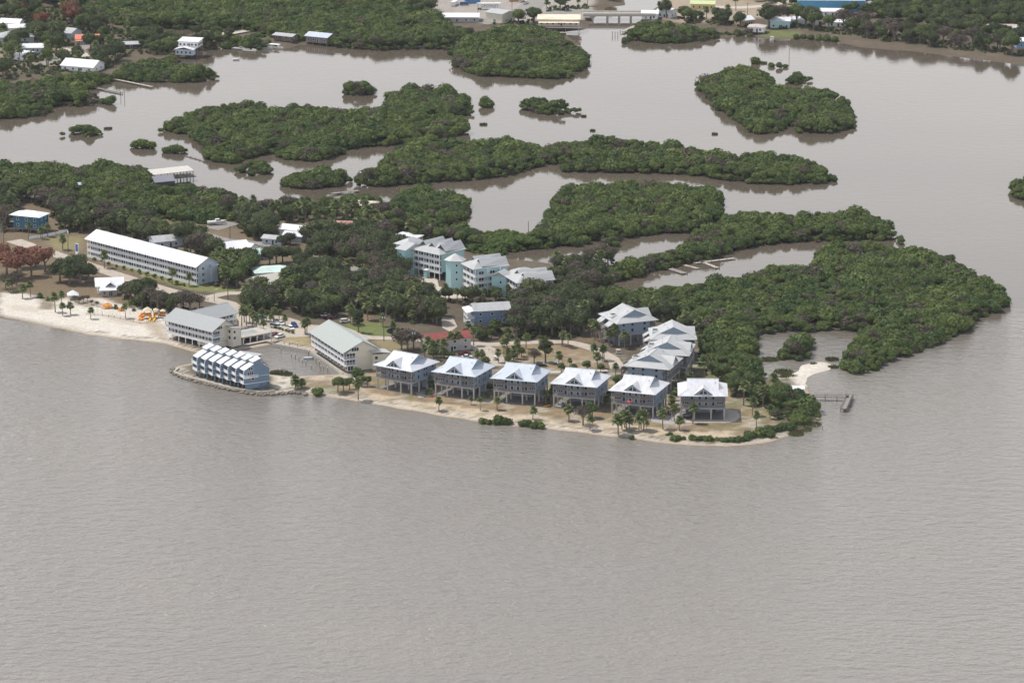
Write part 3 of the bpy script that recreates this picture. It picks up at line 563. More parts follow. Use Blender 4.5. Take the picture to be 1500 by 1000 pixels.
# ---------------------------------------------------------------- the raised beach houses
SHM = {}
def sh(name, f, mats):
    if (name, str(mats)) not in SHM: b = MB(); f(b); SHM[(name, str(mats))] = b.mesh(name, mats)
    return SHM[(name, str(mats))]
def stilt_house(name, label, cx, cy, rz, roofm, group, porch=False, wall=SLATE, towels=None):
    r = thing(name, label, 'house', (cx, cy, LZ), rz, group); fr = Fr(r); keep((cx, cy), rz, -9.5, 9.5, -9.5, 9.5, 1)
    post = sh('stilt', lambda b: b.box(-.27, .27, -.27, .27, -.6, 4.5), CONC)
    for x in (-8.75, -3.4, 3.4, 8.75):
        for y in (-8.55, -3.0, 2.8, 8.3): fr.put('stilt', post, x, y, 0)
    def slab(b): b.box(-9.1, 9.1, -8.9, 8.7, -.05, .08)
    fr.put('parking_slab', sh('parking_slab', slab, mat('shade_darkened_slab', (.20, .19, .18), .9, .2, .6)), 0, 0, 0)  # concrete coloured darker to deepen the shade under the house
    def deck(b): b.box(-9.15, 9.15, -8.95, 8.75, 4.5, 5.0)
    fr.put('deck', sh('deck', deck, mat('deck_edge', (.36, .35, .34), .85, .15, 1.5)), 0, 0, 0)
    def encl(b): b.box(-4.0, 4.2, 2.0, 8.0, .08, 4.5); b.box(5.5, 8.2, 3.5, 8.0, .08, 4.5)
    fr.put('storage_room', sh('storage_room', encl, wall), 0, 0, 0)
    def body(b): b.box(-8.7, 8.95, -6.4, 8.6, 5.0, 10.25); b.box(-2.9, 2.9, -7.9, -6.4, 5.0, 10.3)
    fr.put('wall', sh('wall', body, wall), 0, 0, 0)
    fr.put('balcony_floor', sh('balcony_floor', lambda b: b.box(-9.1, 9.1, -8.9, -6.4, 7.45, 7.65), WOOD), 0, 0, 0)
    col = sh('column', lambda b: b.box(-.12, .12, -.12, .12, 5.0, 10.2), wall)
    for x in (-9.0, -2.9, 2.9, 9.0): fr.put('column', col, x, -8.8, 0)
    def rl(b): rail(b, (-9.0, -8.85), (9.0, -8.85), 0, 1.05, .36, 0, .16); rail(b, (9.0, -8.85), (9.0, -6.5), 0, 1.05, .36, 0, .16); rail(b, (-9.0, -8.85), (-9.0, -6.5), 0, 1.05, .36, 0, .16)
    rm = sh('railing', rl, WOOD)
    for z in (5.02, 7.67): fr.put('railing', rm, 0, 0, z)
    for k, z in enumerate((5.1, 7.75)):
        for x, w_, n in ((-7.0, 2.6, 3), (7.0, 2.6, 3)): fr.win(x, -6.42, z + .85, w_, 1.2, n)
        for x in (-4.4, 4.3): fr.win(x, -6.42, z, 1.0, 2.05, 1, 0, None, 'door')
        for x in (-1.3, 1.3): fr.win(x, -7.92, z + .3, 1.1, 1.7)
        for y in (-3.8, 0.4, 2.0, 6.2): fr.win(8.97, y, z + .8, 1.0, 1.3, 1, R(90), wall)
        for y in (-3.8, 2.0, 6.2): fr.win(-8.72, y, z + .8, 1.0, 1.3, 1, R(-90), wall)
        for x in (-6.5, -2.5, 2.5, 6.5): fr.win(x, 8.62, z + .8, 1.2, 1.3, 1, R(180))
    ex, ey, ze, zr, l = 10.2, 10.0, 10.25, 14.9, 6.45; m = (zr - ze) / ey; g = ex - l; zs = ze + m * g; h = .5; z2 = ze + m * (g + h)
    def roof(b):
        for s in (1, -1):
            P_ = [(-ex, -ey, ze), (ex, -ey, ze), (l, -(ey - g), zs), (l, 0, zr), (-l, 0, zr), (-l, -(ey - g), zs)]
            b.slab(P_ if s == 1 else [(-x, -y, z) for x, y, z in P_], .2)
            S = [(ex, -ey, ze), (ex, ey, ze), (l, ey - g, zs), (l - h, ey - g - h, z2), (l - h, -(ey - g - h), z2), (l, -(ey - g), zs)]
            b.slab(S if s == 1 else [(-x, -y, z) for x, y, z in S], .2)
        b.bar((-l, 0, zr + .03), (l, 0, zr + .03), .35, .1)
        for s in (1, -1):
            for t in (1, -1): b.bar((s * ex, t * ey, ze + .02), (s * l, t * (ey - g), zs + .03), .3, .08)
    ro = fr.put('roof', sh('roof', roof, roofm), 0, 0, 0)
    for vx, vy in ((-4.2, 2.4), (3.6, 3.4), (5.0, -2.6)): obj('roof_vent', sh('roof_vent', lambda b: (b.cyl(0, 0, -.3, .55, .12, None, 7), b.cyl(0, 0, .55, .65, .22, .05, 7)), GREY_ROOF), ro, (vx, vy, zr - abs(vy) * m))
    for s in (1, -1):
        def gab(b):
            x = s * (l - h + .1); b.add([(x, -(ey - g - h), z2 - .1), (x, ey - g - h, z2 - .1), (x, 0, zr - .15)], [(0, 1, 2)] if s == 1 else [(2, 1, 0)])
        obj('gablet', sh('gablet' + ' e' * (s > 0), gab, wall), ro)
    def dor(b):
        b.slab([(.15, -9.5, 13.6), (-3.65, -9.5, 10.75), (-3.65, -8.8, 10.75), (.15, -2.7, 13.6)][::-1], .14, 0); b.slab([(.15, -9.5, 13.6), (3.95, -9.5, 10.75), (3.95, -8.8, 10.75), (.15, -2.7, 13.6)], .14, 0)
    obj('dormer_roof', sh('dormer_roof', dor, roofm), ro)
    def dorw(b):
        b.add([(-2.75, -8.9, 10.2), (3.05, -8.9, 10.2), (3.05, -8.9, 11.0), (.15, -8.9, 13.4), (-2.75, -8.9, 11.0), (-2.75, -8.0, 10.3), (3.05, -8.0, 10.3), (3.05, -8.4, 11.0), (.15, -3.2, 13.4), (-2.75, -8.4, 11.0)],
              [(0, 1, 2, 3, 4), (0, 4, 9, 5), (1, 6, 7, 2), (4, 3, 8, 9), (3, 2, 7, 8)])
    obj('dormer_wall', sh('dormer_wall', dorw, wall), ro)
    def dorg(b):
        for s, c in ((-1, .05), (1, .25)):
            b.add([(c + s * .1, -8.96, 10.75), (c + s * 1.5, -8.96, 10.75), (c + s * 1.5, -8.96, 11.5), (c + s * .1, -8.96, 12.4)], [(0, 1, 2, 3) if s > 0 else (3, 2, 1, 0)], 1)
            b.bar((c + s * 1.6, -8.98, 10.7), (c + s * 1.6, -8.98, 11.5), .14, .08); b.bar((c + s * 1.6, -8.98, 11.5), (c, -8.98, 12.6), .08, .14)
        b.bar((-1.6, -8.98, 10.68), (1.9, -8.98, 10.68), .08, .14); b.bar((.15, -8.98, 10.7), (.15, -8.98, 12.5), .16, .08)
    obj('dormer_window', sh('dormer_window', dorg, [WHITE, GLASS]), ro)
    if porch:
        def pr(b):
            for x0 in (-6.5, 2.0): b.slab([(x0, 12.6, 8.4), (x0, 9.6, 10.2), (x0 + 4.4, 9.6, 10.2), (x0 + 4.4, 12.6, 8.4)], .15)
        fr.put('porch_roof', sh('porch_roof', pr, roofm), 0, 0, 0)
        def st(b):
            b.box(-6.2, 6.2, 8.8, 12.3, 4.75, 4.95); b.box(-6.2, 6.2, 8.8, 12.3, 7.45, 7.6)
            for x in (-6.1, -2.2, 2.2, 6.1): b.box(x - .12, x + .12, 12.1, 12.34, -.4, 8.6)
            for z in (4.95, 7.6): rail(b, (-6.1, 12.3), (6.1, 12.3), z)
            for i in range(14): b.box(-1.9 + i * .27, -1.6 + i * .27, 12.5, 13.7, .2 + i * .33, .28 + i * .33)
            b.bar((-1.9, 12.5, .2), (2.0, 12.5, 4.9), .1, .3); b.bar((-1.9, 13.7, .2), (2.0, 13.7, 4.9), .1, .3)
        fr.put('stair_porch', sh('stair_porch', st, WOOD), 0, 0, 0)
        def hv(b):
            b.box(-2.0, 1.2, 6.2, 8.9, 11.2, 12.3); b.box(-1.8, 1.0, 6.4, 8.7, 12.3, 12.32, 1)
        fr.put('roof_well', sh('roof_well', hv, [WHITE, DARKW]), 0, 0, 0)
    else:
        def stt(b):
            b.box(-2.5, 2.8, 8.8, 10.2, 4.8, 5.0)
            for i in range(15): b.box(2.8 + i * .27, 3.1 + i * .27, 8.9, 10.1, 4.75 - i * .32, 4.83 - i * .32)
            for x in (-2.4, 2.7): b.box(x - .1, x + .1, 9.95, 10.15, -.4, 4.8)
        fr.put('back_stairs', sh('back_stairs', stt, WOOD), 0, 0, 0)
    return r
EZ = 11.25
HROOF = [mat('silver_white_roof', (.54, .56, .60), .42, .12, .5, 0, 0, .5, (1, .2, 1)), mat('stained_white_roof', (.55, .56, .58), .45, .22, .35, 0, 0, .5, (1.4, .25, 1)), mat('chalky_white_roof', (.56, .57, .60), .45, .15, .7, 0, 0, .5, (1, .2, 1))]
HS = [((544.7, 534), (645.5, 529.5), -34.5, 'first from the marina'), ((631.7, 543.8), (726.5, 535.5), -25.2, 'second from the marina'), ((717.7, 554), (808.3, 541.7), -18, 'third from the marina'),
      ((805, 561.5), (895.7, 549.5), -18.5, 'fourth from the marina'), ((890.5, 571.7), (982, 560), -20, 'fifth from the marina, behind a palm clump'), ((992.5, 580), (1065.5, 561), -1.8, 'last of the row, with a rounded driveway')]
for i, (a, c_, ang, txt) in enumerate(HS):
    p, q = P(*a, EZ), P(*c_, EZ)
    stilt_house('stilt_house', 'raised blue-grey beach house with white roof, ' + txt, (p[0] + q[0]) / 2, (p[1] + q[1]) / 2, R(ang), BLUISH_ROOF if i in (1, 2) else HROOF[i % 3], 'white-roofed raised houses along the beach')
def corner_place(u, v, ang):                        # the roof corner nearest to us at local (-ex, -ey)
    x, y = P(u, v, EZ); a = R(ang); return x + math.cos(a) * 10.2 - math.sin(a) * 10.0, y + math.sin(a) * 10.2 + math.cos(a) * 10.0
for u, v, ang, txt in ((965.3, 468.3, 113, 'standing apart behind the loop road'), (1021.5, 497.5, 91, 'farthest of the three overlapping ones'), (1010, 521.5, 80, 'middle of the three overlapping ones'), (981, 541.8, 71.5, 'nearest of the three overlapping ones')):
    x, y = corner_place(u, v, ang)
    stilt_house('stilt_house', 'raised blue-grey house with weathered grey roof, ' + txt, x, y, R(ang), GREY_ROOF, 'grey-roofed raised houses by the mangroves', True)
# ---------------------------------------------------------------- gallery blocks: hotels, motel, condominium
def gallery(fr, L, D, ze, zr, yr, levels, bays, wall, rails, roofm, ground='rooms', bal=1.7, over=.9, roof='gable', z0=0.0, pier=.28, glass_w=.62, endbal=0, solid=.0, hipped=False, back=True):
    """levels: floor heights of the balcony storeys; each bay has its posts, railing, door and window"""
    b = MB(); zb = levels[0] if ground == 'open' else 0
    if roof == 'gable': gwall(b, 0, L, bal, D, zb, ze - .1, zr - .25, yr)
    else: b.box(0, L, bal, D, zb, ze - .1)
    w = fr.build(b, 'wall', wall)
    b = MB()
    for z in levels: b.box(-.05, L + .05, 0, bal, z - .28, z)
    fr.build(b, 'balcony_floor', rails)
    bw = L / bays; pm = MB(); pm.box(-pier / 2, pier / 2, 0, pier, 0, ze - .15 - (0 if ground == 'open' else levels[0])); pme = pm.mesh('post', rails)
    for i in range(bays + 1): fr.put('post', pme, min(max(i * bw, pier / 2), L - pier / 2), .02, 0 if ground == 'open' else levels[0])
    rb = MB(); rail(rb, (0, 0), (bw, 0), 0, 1.0, .3, 0, .2 if not solid else solid); rme = rb.mesh('railing', rails)
    for z in levels:
        zt = min([x for x in levels if x > z] + [ze]) - z
        for i in range(bays):
            fr.put('railing', rme, i * bw, .06, z)
            fr.win(i * bw + bw * .62, bal - .02, z + .15, bw * glass_w * .62, min(2.1, zt - .5), 2)
            fr.win(i * bw + bw * .2, bal - .02, z + .05, .95, min(2.05, zt - .5), 1, 0, None, 'door')
    if ground == 'rooms' and levels[0] > 1:
        for i in range(bays):
            fr.win(i * bw + bw * .62, bal - .02, .5, bw * .36, 1.4, 1); fr.win(i * bw + bw * .2, bal - .02, .05, .95, 2.05, 1, 0, None, 'door')
    if ground == 'open':
        b = MB()
        for i in range(bays + 1):
            for y in (D * .5, D - .4): b.box(i * bw - .2 if i else 0, i * bw + .2 if i < bays else L, y, y + .4, 0, levels[0] - .28)
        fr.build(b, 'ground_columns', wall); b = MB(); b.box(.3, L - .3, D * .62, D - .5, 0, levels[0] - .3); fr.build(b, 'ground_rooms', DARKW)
    b = MB()
    if roof == 'gable': gable(b, -over, L + over, -over, D + over * .6, ze, zr, yr)
    else: hip(b, -over, L + over, -over, D + over, ze, zr)
    ro = fr.build(b, 'roof', roofm); ro_b = MB(); ro_b.bar((-over, yr if yr else D / 2, zr + .02), (L + over, yr if yr else D / 2, zr + .02), .3, .1)
    if roof == 'gable': obj('ridge_cap', ro_b.mesh('ridge_cap', roofm), ro)
    return w
def root(name, label, cat, x, y, rz, foot, g=.8, z=LZ):
    keep((x, y), rz, *foot, g); return thing(name, label, cat, (x, y, z), rz)
# long motel with the white roof
x, y = G(128, 376); rz = R(-45)
o = root('motel', 'long three-storey pale blue motel with bright white roof', 'motel', x, y, rz, (0, 79, 0, 13)); fr = Fr(o)
gallery(fr, 79, 13, 8.7, 12.1, 6.6, [.25, 3.05, 5.85], 14, PALE, WHITE, WHITE_ROOF, 'none', 1.9)
b = MB(); b.box(79.0, 80.6, 8.2, 11.8, 0, 8.0); b.slab([(79, 7.8, 8.6), (81, 7.8, 8.2), (81, 12.2, 8.2), (79, 12.2, 8.6)], .15); fr.build(b, 'stair_tower', [PALE])
for z in (.9, 3.7, 6.5): fr.win(79.02, 4.2, z, 1.4, 1.4, 2, R(90))
b = MB(); b.box(-2.6, -.4, -2.5, -2.1, 0, 5.2); b.box(-2.4, -.6, -2.52, -2.08, 1.4, 5.0, 1)
sg = root('motel_sign', 'tall blue sign board standing at the end of the motel', 'sign', *G(121.5, 372), R(-45), (0, 1, 0, 1))
obj('board', b.mesh('board', [WHITE, mat('sign_blue', (.03, .10, .32), .5)]), sg)
# cream hotel on the beach, front block and the block behind it
x, y = P(239.6, 468.6, 9.0); rz = R(-42.5)
o = root('hotel_block', 'cream beach hotel block with grey shingle roof and white balconies, beside the playground', 'hotel', x + .6, y - .1, rz, (0, 30.5, 0, 14)); fr = Fr(o)
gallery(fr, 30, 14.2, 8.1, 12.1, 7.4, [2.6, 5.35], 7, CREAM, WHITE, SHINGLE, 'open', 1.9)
b = MB(); b.box(18, 29.8, 2.2, 13.8, 0, 2.3); fr.build(b, 'ground_floor', CREAM)
b = MB(); rail(b, (30.1, .1), (30.1, 5.6), 2.6); rail(b, (30.1, .1), (30.1, 5.6), 5.35); b.box(30, 31.3, 0, 5.8, 2.35, 2.6); b.box(30, 31.3, 0, 5.8, 5.1, 5.35); fr.build(b, 'end_balcony', WHITE)
for z in (2.8, 5.5): fr.win(30.03, 2.6, z, 3.4, 2.1, 3, R(90))
fr.win(30.03, 4.4, 8.3, 3.0, 1.3, 3, R(90))
b = MB(); gwall(b, 30.0, 33.4, 8.8, 14.0, 0, 7.7, 8.8, 9.4); b.slab([(29.8, 7.6, 9.4), (33.8, 7.6, 9.0), (33.8, 14.4, 7.6), (29.8, 14.4, 8.0)], .15, 1); fr.build(b, 'stair_wing', [CREAM, SHINGLE])
for z in (3.3, 6.0): fr.win(33.42, 10.0, z, 1.2, 1.2, 1, R(90)); fr.win(31.6, 8.78, z, 1.3, 1.4, 1)
x, y = P(220 + 750 / 5.88, 420 + 222 / 5.88, 9.0); rz = R(46)
o = root('hotel_block', 'cream hotel block with grey roof set behind the beach block, facing the car park', 'hotel', x - math.cos(rz) * 22, y - math.sin(rz) * 22, rz, (0, 22, 0, 13)); fr = Fr(o)
gallery(fr, 21.4, 13, 8.0, 11.6, 6.5, [2.7, 5.4], 5, CREAM, WHITE, SHINGLE, 'rooms', 1.7)
b = MB(); b.box(21.4, 24.6, 5.0, 9.5, 0, 7.4); b.slab([(21.2, 4.6, 8.0), (25, 4.6, 7.5), (25, 9.9, 7.5), (21.2, 9.9, 8.0)], .15, 1); fr.build(b, 'stair_wing', [CREAM, GREY_ROOF])
# cream hotel along the marina
x, y = P(400 + 310 / 5.88, 440 + 270 / 5.88, 9.4); rz = R(-66)
o = root('hotel_block', 'long cream hotel block with pale green-grey roof beside the marina basin', 'hotel', x + .9, y - .3, rz, (0, 38.5, 0, 17)); fr = Fr(o)
gallery(fr, 38, 16.2, 8.3, 12.9, 8.6, [2.75, 5.45], 10, CREAM, WHITE, SHINGLE_G, 'rooms', 1.7)
b = MB(); rail(b, (38.1, .1), (38.1, 6.0), 2.75); rail(b, (38.1, .1), (38.1, 6.0), 5.45); b.box(38, 39.2, 0, 6.2, 2.5, 2.75); b.box(38, 39.2, 0, 6.2, 5.2, 5.45); fr.build(b, 'end_balcony', WHITE)
for z in (2.95, 5.65): fr.win(38.03, 3.2, z, 3.8, 2.1, 3, R(90))
fr.win(38.03, 5.2, 8.6, 3.2, 1.5, 3, R(90)); fr.win(38.03, 3.0, .3, 2.4, 1.9, 2, R(90))
b = MB(); b.box(34, 40.2, 12.6, 20.2, 0, 6.6); b.slab([(33.5, 11.5, 8.4), (40.8, 11.5, 8.4), (40.8, 20.8, 6.8), (33.5, 20.8, 6.8)], .18, 1)
b.box(12, 18, 15.5, 19.0, 0, 7.0); b.slab([(11.6, 15, 8.0), (18.4, 15, 8.0), (18.4, 19.5, 7.0), (11.6, 19.5, 7.0)], .15, 1); fr.build(b, 'stair_wing', [CREAM, GREY_ROOF])
for z in (2.2, 4.6): fr.win(40.22, 14.0, z, 1.3, 1.3, 1, R(90)); fr.win(36.6, 12.58, z, 1.4, 1.4, 1)
# blue townhouses stepping along the seawall
x, y = P(282.5, 539.5, 3.4); rz = R(-62)
o = root('townhouse_row', 'row of seven dark blue townhouses with split white roofs on the seawall point', 'townhouses', x, y, rz, (0, 34, 0, 20)); fr = Fr(o)
UW, USTEP, UD = 4.69, 1.46, 11.8
def unit_wall(b):
    pr = [(1.7, 2.4), (UD, 2.4), (UD, 8.0), (7.9, 10.3), (5.0, 11.5), (4.9, 10.2), (1.7, 8.6)]; n = len(pr)
    b.add([(.08, p, q) for p, q in pr] + [(UW - .08, p, q) for p, q in pr], [tuple(range(n))[::-1], tuple(range(n, 2 * n))] + [(i, (i + 1) % n, n + (i + 1) % n, n + i) for i in range(n)])
def unit_fin(b):
    pr = [(0, 2.2), (1.75, 2.2), (1.75, 8.7), (.7, 8.35), (0, 7.3)]; n = len(pr)
    for x0 in (.02, UW - .2): b.add([(x0, p, q) for p, q in pr] + [(x0 + .18, p, q) for p, q in pr], [tuple(range(n))[::-1], tuple(range(n, 2 * n))] + [(i, (i + 1) % n, n + (i + 1) % n, n + i) for i in range(n)])
def unit_bal(b):
    for z in (2.4, 5.2):
        b.box(.2, UW - .2, -.1, 1.7, z - .25, z); b.box(.2, UW - .2, -.16, -.06, z - .25, z + .35); rail(b, (.25, -.1), (UW - .25, -.1), z, 1.0, .22, 0, .15)
    b.box(UW - .23, UW + .03, -.12, 0, 2.2, 7.3); b.bar((UW - .1, -.06, 7.3), (UW - .1, .7, 8.4), .26, .12); b.bar((UW - .1, .7, 8.4), (UW - .1, 1.8, 8.8), .26, .12)
    b.box(UW - .06, UW + .04, 0, UD * .99, 2.15, 2.4); b.box(UW - .06, UW + .04, 0, UD * .99, 5.05, 5.2)
def unit_roof(b):
    b.slab([(.12, .1, 8.15), (UW - .12, .1, 8.15), (UW - .12, 5.2, 10.6), (.12, 5.2, 10.6)], .16); b.slab([(.12, 4.3, 11.3), (UW - .12, 4.3, 11.3), (UW - .12, 8.0, 12.6), (.12, 8.0, 12.6)], .16)
    b.slab([(.12, 8.0, 12.6), (UW - .12, 8.0, 12.6), (UW - .12, 12.5, 8.2), (.12, 12.5, 8.2)][::1], .16)
def unit_upper(b):
    pr = [(4.9, 10.2), (7.9, 10.0), (7.9, 12.35), (4.9, 11.35)]
    b.add([(.1, p, q) for p, q in pr] + [(UW - .1, p, q) for p, q in pr], [(3, 2, 1, 0), (4, 5, 6, 7), (0, 1, 5, 4), (1, 2, 6, 5), (2, 3, 7, 6), (3, 0, 4, 7)])
def unit_base(b):
    for x0, y0 in ((.3, 1.0), (UW - .7, 1.0), (.3, 5.5), (UW - .7, 5.5)): b.box(x0, x0 + .4, y0, y0 + .4, -.6, 2.35)
    b.box(.1, UW - .1, 7.0, UD - .1, -.6, 2.4)
UM = [(n, sh(n, f, m_)) for n, f, m_ in (('unit_wall', unit_wall, DEEP), ('fin_wall', unit_fin, DEEP), ('balcony', unit_bal, WHITE), ('roof_panels', unit_roof, WHITE_ROOF), ('upper_wall', unit_upper, DEEP), ('undercroft', unit_base, DEEP))]
for i in range(7):
    for n, me in UM: fr.put(n, me, i * UW, i * USTEP, 0)
    for z in (2.55, 5.35): fr.win(i * UW + UW / 2, i * USTEP + 1.68, z, 2.9, 2.0, 2)
    fr.win(i * UW + UW / 2, i * USTEP + 4.88, 10.65, 2.6, .5, 3)
ex_, ey_ = 7 * UW, 6 * USTEP
b = MB(); b.box(ex_ + .05, ex_ + 1.5, ey_ - .2, ey_ + 6.0, 4.95, 5.2); rail(b, (ex_ + 1.45, ey_ - .15), (ex_ + 1.45, ey_ + 6), 5.2, 1.0, .4, 0, .22); rail(b, (ex_, ey_ - .15), (ex_ + 1.45, ey_ - .15), 5.2, 1.0, .4, 0, .2); fr.build(b, 'side_balcony', WHITE)
b = MB(); b.box(-1.6, .05, .0, 2.4, 4.95, 5.2); rail(b, (-1.55, .05), (-1.55, 2.4), 5.2); rail(b, (-1.55, .05), (0, .05), 5.2); b.box(-1.2, .05, .3, 2.2, 2.15, 2.4); fr.build(b, 'side_balcony', WHITE)
fr.win(ex_ - .06, ey_ + 3.0, 5.4, 2.6, 1.9, 3, R(90)); fr.win(ex_ - .06, ey_ + 3.2, 8.1, 2.0, 1.0, 2, R(90)); fr.win(ex_ - .06, ey_ + 4.2, 3.6, 1.2, .9, 1, R(90))
b = MB(); b.box(ex_ - .3, ex_ - .1, ey_ + 1.0, ey_ + UD, -.6, 2.4)
for i in range(10): b.box(ex_ + .2 + .02 * i, ex_ + 1.3, ey_ + 5 + i * .35, ey_ + 5.35 + i * .35, .1 + i * .0, .2)
b.bar((ex_ + .6, ey_ + 6, .1), (ex_ + .6, ey_ + 10.5, 2.3), .9, .15); fr.build(b, 'side_stair', [DEEP])
# turquoise condominium: three joined blocks
cx0, cy0 = P(604, 364, 13.3)
o = thing('condominium', 'turquoise four-storey condominium of three joined blocks with pale hipped roofs', 'condominium', (cx0, cy0, LZ), 0)
def cblock(wx, wy, rz, L, D, ze, levels, bays, rise, ends=3, right=True):
    f = Fr(o, (wx - cx0, wy - cy0, 0), rz); keep((wx, wy), rz, 0, L, 0, D, .8)
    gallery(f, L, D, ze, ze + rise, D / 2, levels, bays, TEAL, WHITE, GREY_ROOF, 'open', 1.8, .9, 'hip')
    b = MB()                                          # roof crests that break up the hip
    for k in range(ends):
        xa = L * (k + .5) / ends; wv = L / ends * .55
        b.slab([(xa - wv, D + .6, ze + .1), (xa - wv, D * .22, ze + .9), (xa, D * .22, ze + rise + .5), (xa, D + .6, ze + rise + .5)], .15); b.slab([(xa, D + .6, ze + rise + .5), (xa, D * .22, ze + rise + .5), (xa + wv, D * .22, ze + .9), (xa + wv, D + .6, ze + .1)], .15)
    f.build(b, 'cross_roof', GREY_ROOF)
    if right:
        b = MB(); rm_ = MB()
        for z in levels: b.box(L, L + 1.5, 0, D * .75, z - .28, z); rail(b, (L + 1.45, 0), (L + 1.45, D * .75), z, 1.0, .3, 0, .2); rail(b, (L, .03), (L + 1.45, .03), z, 1.0, .3, 0, .2)
        for y in (.1, D * .37, D * .74): b.box(L + 1.25, L + 1.5, y, y + .25, 0, ze - .2)
        f.build(b, 'end_gallery', WHITE)
        for z in levels:
            for y in (D * .22, D * .55): f.win(L + .02, y, z + .2, 2.4, 1.9, 2, R(90))
    return f
f1 = cblock(cx0 + .4, cy0, R(-43), 17, 16.5, 12.2, [3.3, 6.25, 9.2], 5, 3.2, 3, False)
b = MB(); b.box(-5.5, 0, -5.2, 3.5, 0, 12.6); f1.build(b, 'stair_wing', TEAL)
b = MB(); b.slab([(-6.2, -5.9, 12.4), (.7, -5.9, 12.4), (.2, 1.5, 14.6), (-5.5, 1.5, 14.6)], .18); b.slab([(.7, -5.9, 12.4), (.7, 5, 12.4), (.2, 1.5, 14.6)], .18); hip(b, -14, -4, 1.0, 14, 12.4, 15.0); f1.build(b, 'wing_roof', GREY_ROOF)
b = MB(); b.box(-13.2, -4.6, 2.0, 13, 0, 12.3); f1.build(b, 'wing_wall', TEAL)
b = MB(); b.box(8.2, 10.0, -1.6, .0, 0, 3.6); b.slab([(8.0, -1.8, 3.9), (10.2, -1.8, 3.9), (10.2, .0, 3.9), (8.0, .0, 3.9)], .2, 1); f1.build(b, 'lift_lobby', [TEAL, WHITE])
x2, y2 = P(677.5, 385.5, 13.6)
f2 = cblock(x2, y2, R(-64), 12, 17, 12.5, [2.9, 5.9, 8.9], 3, 3.2, 2, True)
tx, ty = G(665, 423); f = Fr(o, (tx - cx0, ty - cy0, 0), R(-12))
b = MB(); b.poly([(-4.0, .8), (-1.2, -.8), (3.8, -.4), (4.2, 3.5), (1, 6), (-3.6, 5)], 0, 13.4); f.build(b, 'corner_tower', TEAL)
b = MB(); q = [(-4.9, .4), (-1.5, -1.6), (4.5, -1.2), (5.1, 4.0), (1.2, 7), (-4.4, 5.8)]
for i in range(6): b.slab([(*q[i], 13.3), (*q[(i + 1) % 6], 13.3), (0, 2.6, 16.2)], .18)
f.build(b, 'tower_roof', GREY_ROOF)
for z in (4.2, 7.4, 10.6): f.win(1.4, -.62, z, .8, 1.1, 1, R(4.5))
x3, y3 = P(742, 404, 10.8)
f3 = cblock(x3, y3, R(-68), 13.5, 17.5, 9.7, [2.9, 6.1], 4, 2.9, 2, True)
b = MB(); b.box(-8.5, .2, 3.5, 15.5, 0, 9.6); f3.build(b, 'west_wing', TEAL); b = MB(); hip(b, -9.3, 2, 2.7, 16.3, 9.6, 12.2); f3.build(b, 'west_wing_roof', GREY_ROOF)
tx, ty = G(731.5, 434); f = Fr(o, (tx - cx0, ty - cy0, 0), R(-20))
b = MB(); b.box(-3.6, 3.6, -.5, 6, 0, 9.4); f.build(b, 'stair_tower', TEAL); b = MB(); gable_x(b, -4.3, 4.3, -1.2, 6.6, 9.2, 11.6); b.add([(-3.6, -.5, 9.3), (3.6, -.5, 9.3), (0, -.5, 11.3)], [(0, 1, 2)]); f.build(b, 'stair_tower_roof', GREY_ROOF)
for z in (3.0, 6.2): f.win(0.8, -.52, z, .9, 1.2)
# ---------------------------------------------------------------- roads and yards
ROADS = []
SHELL = mat('crushed_shell', (.40, .35, .29), .95, .16, .5, .2); ASPH = mat('faded_asphalt', (.24, .225, .21), .92, .14, .4, .15); PAVE = mat('pale_paving', (.46, .41, .35), .9, .1, .6)
def sheet(name, m, poly, dz=.02, z=LZ):
    p = [P(u, v, z) for u, v in poly]; ROADS.append(p); b = MB(); b.poly(p, z - .5, z + .03 + dz); return tag(b.build(name, m), kind='structure')
def strip(name, m, line, wd, dz=.02):
    p = [Vector(G(u, v)) for u, v in line]; q = []
    for i in range(len(p) - 1):                      # a little denser, rounded
        for k in range(4): q.append(p[i].lerp(p[i + 1], k / 4))
    q.append(p[-1])
    for _ in range(2): q = [q[0]] + [(q[i - 1] + q[i] * 2 + q[i + 1]) / 4 for i in range(1, len(q) - 1)] + [q[-1]]
    rr = random.Random(len(line) * 7 + int(line[0][0])); l_, r_ = [], []
    for i, a in enumerate(q):
        d = (q[min(i + 1, len(q) - 1)] - q[max(i - 1, 0)]).normalized(); n = Vector((-d.y, d.x)); h = wd / 2 * (1 + rr.uniform(-.08, .08)); l_.append(a + n * h); r_.append(a - n * h)
    b = MB(); N = len(q); z = LZ + .03 + dz
    b.add([(a.x, a.y, z) for a in l_] + [(a.x, a.y, z) for a in r_], [(i + N, i + 1 + N, i + 1, i) for i in range(N - 1)])
    ROADS.append([tuple(a) for a in l_] + [tuple(a) for a in r_[::-1]]); return tag(b.build(name, m), kind='structure')
strip('road', SHELL, [(20, 352), (60, 366), (90, 375), (128, 388), (160, 399), (200, 412), (250, 427), (300, 437), (335, 444), (352, 458), (372, 478), (410, 489)], 8, .024)
strip('road', SHELL, [(300, 437), (335, 428), (390, 432), (450, 436)], 6, .018)
sheet('parking_lot', SHELL, [(350, 466), (385, 459), (420, 464), (446, 472), (464, 484), (452, 493), (424, 494), (398, 501), (366, 494), (350, 486)], .012)
strip('road', SHELL, [(440, 478), (500, 480), (530, 494), (560, 495), (600, 496), (640, 500), (691, 503), (719, 505), (757, 502), (787, 501), (832, 500), (862, 508), (884, 517), (900, 527), (905, 540)], 6, .024)
strip('path', SHELL, [(691, 503), (712, 512), (722, 522), (724, 536)], 9, .018)
strip('path', PAVE, [(800, 545), (850, 544), (890, 542)], 3, .018)
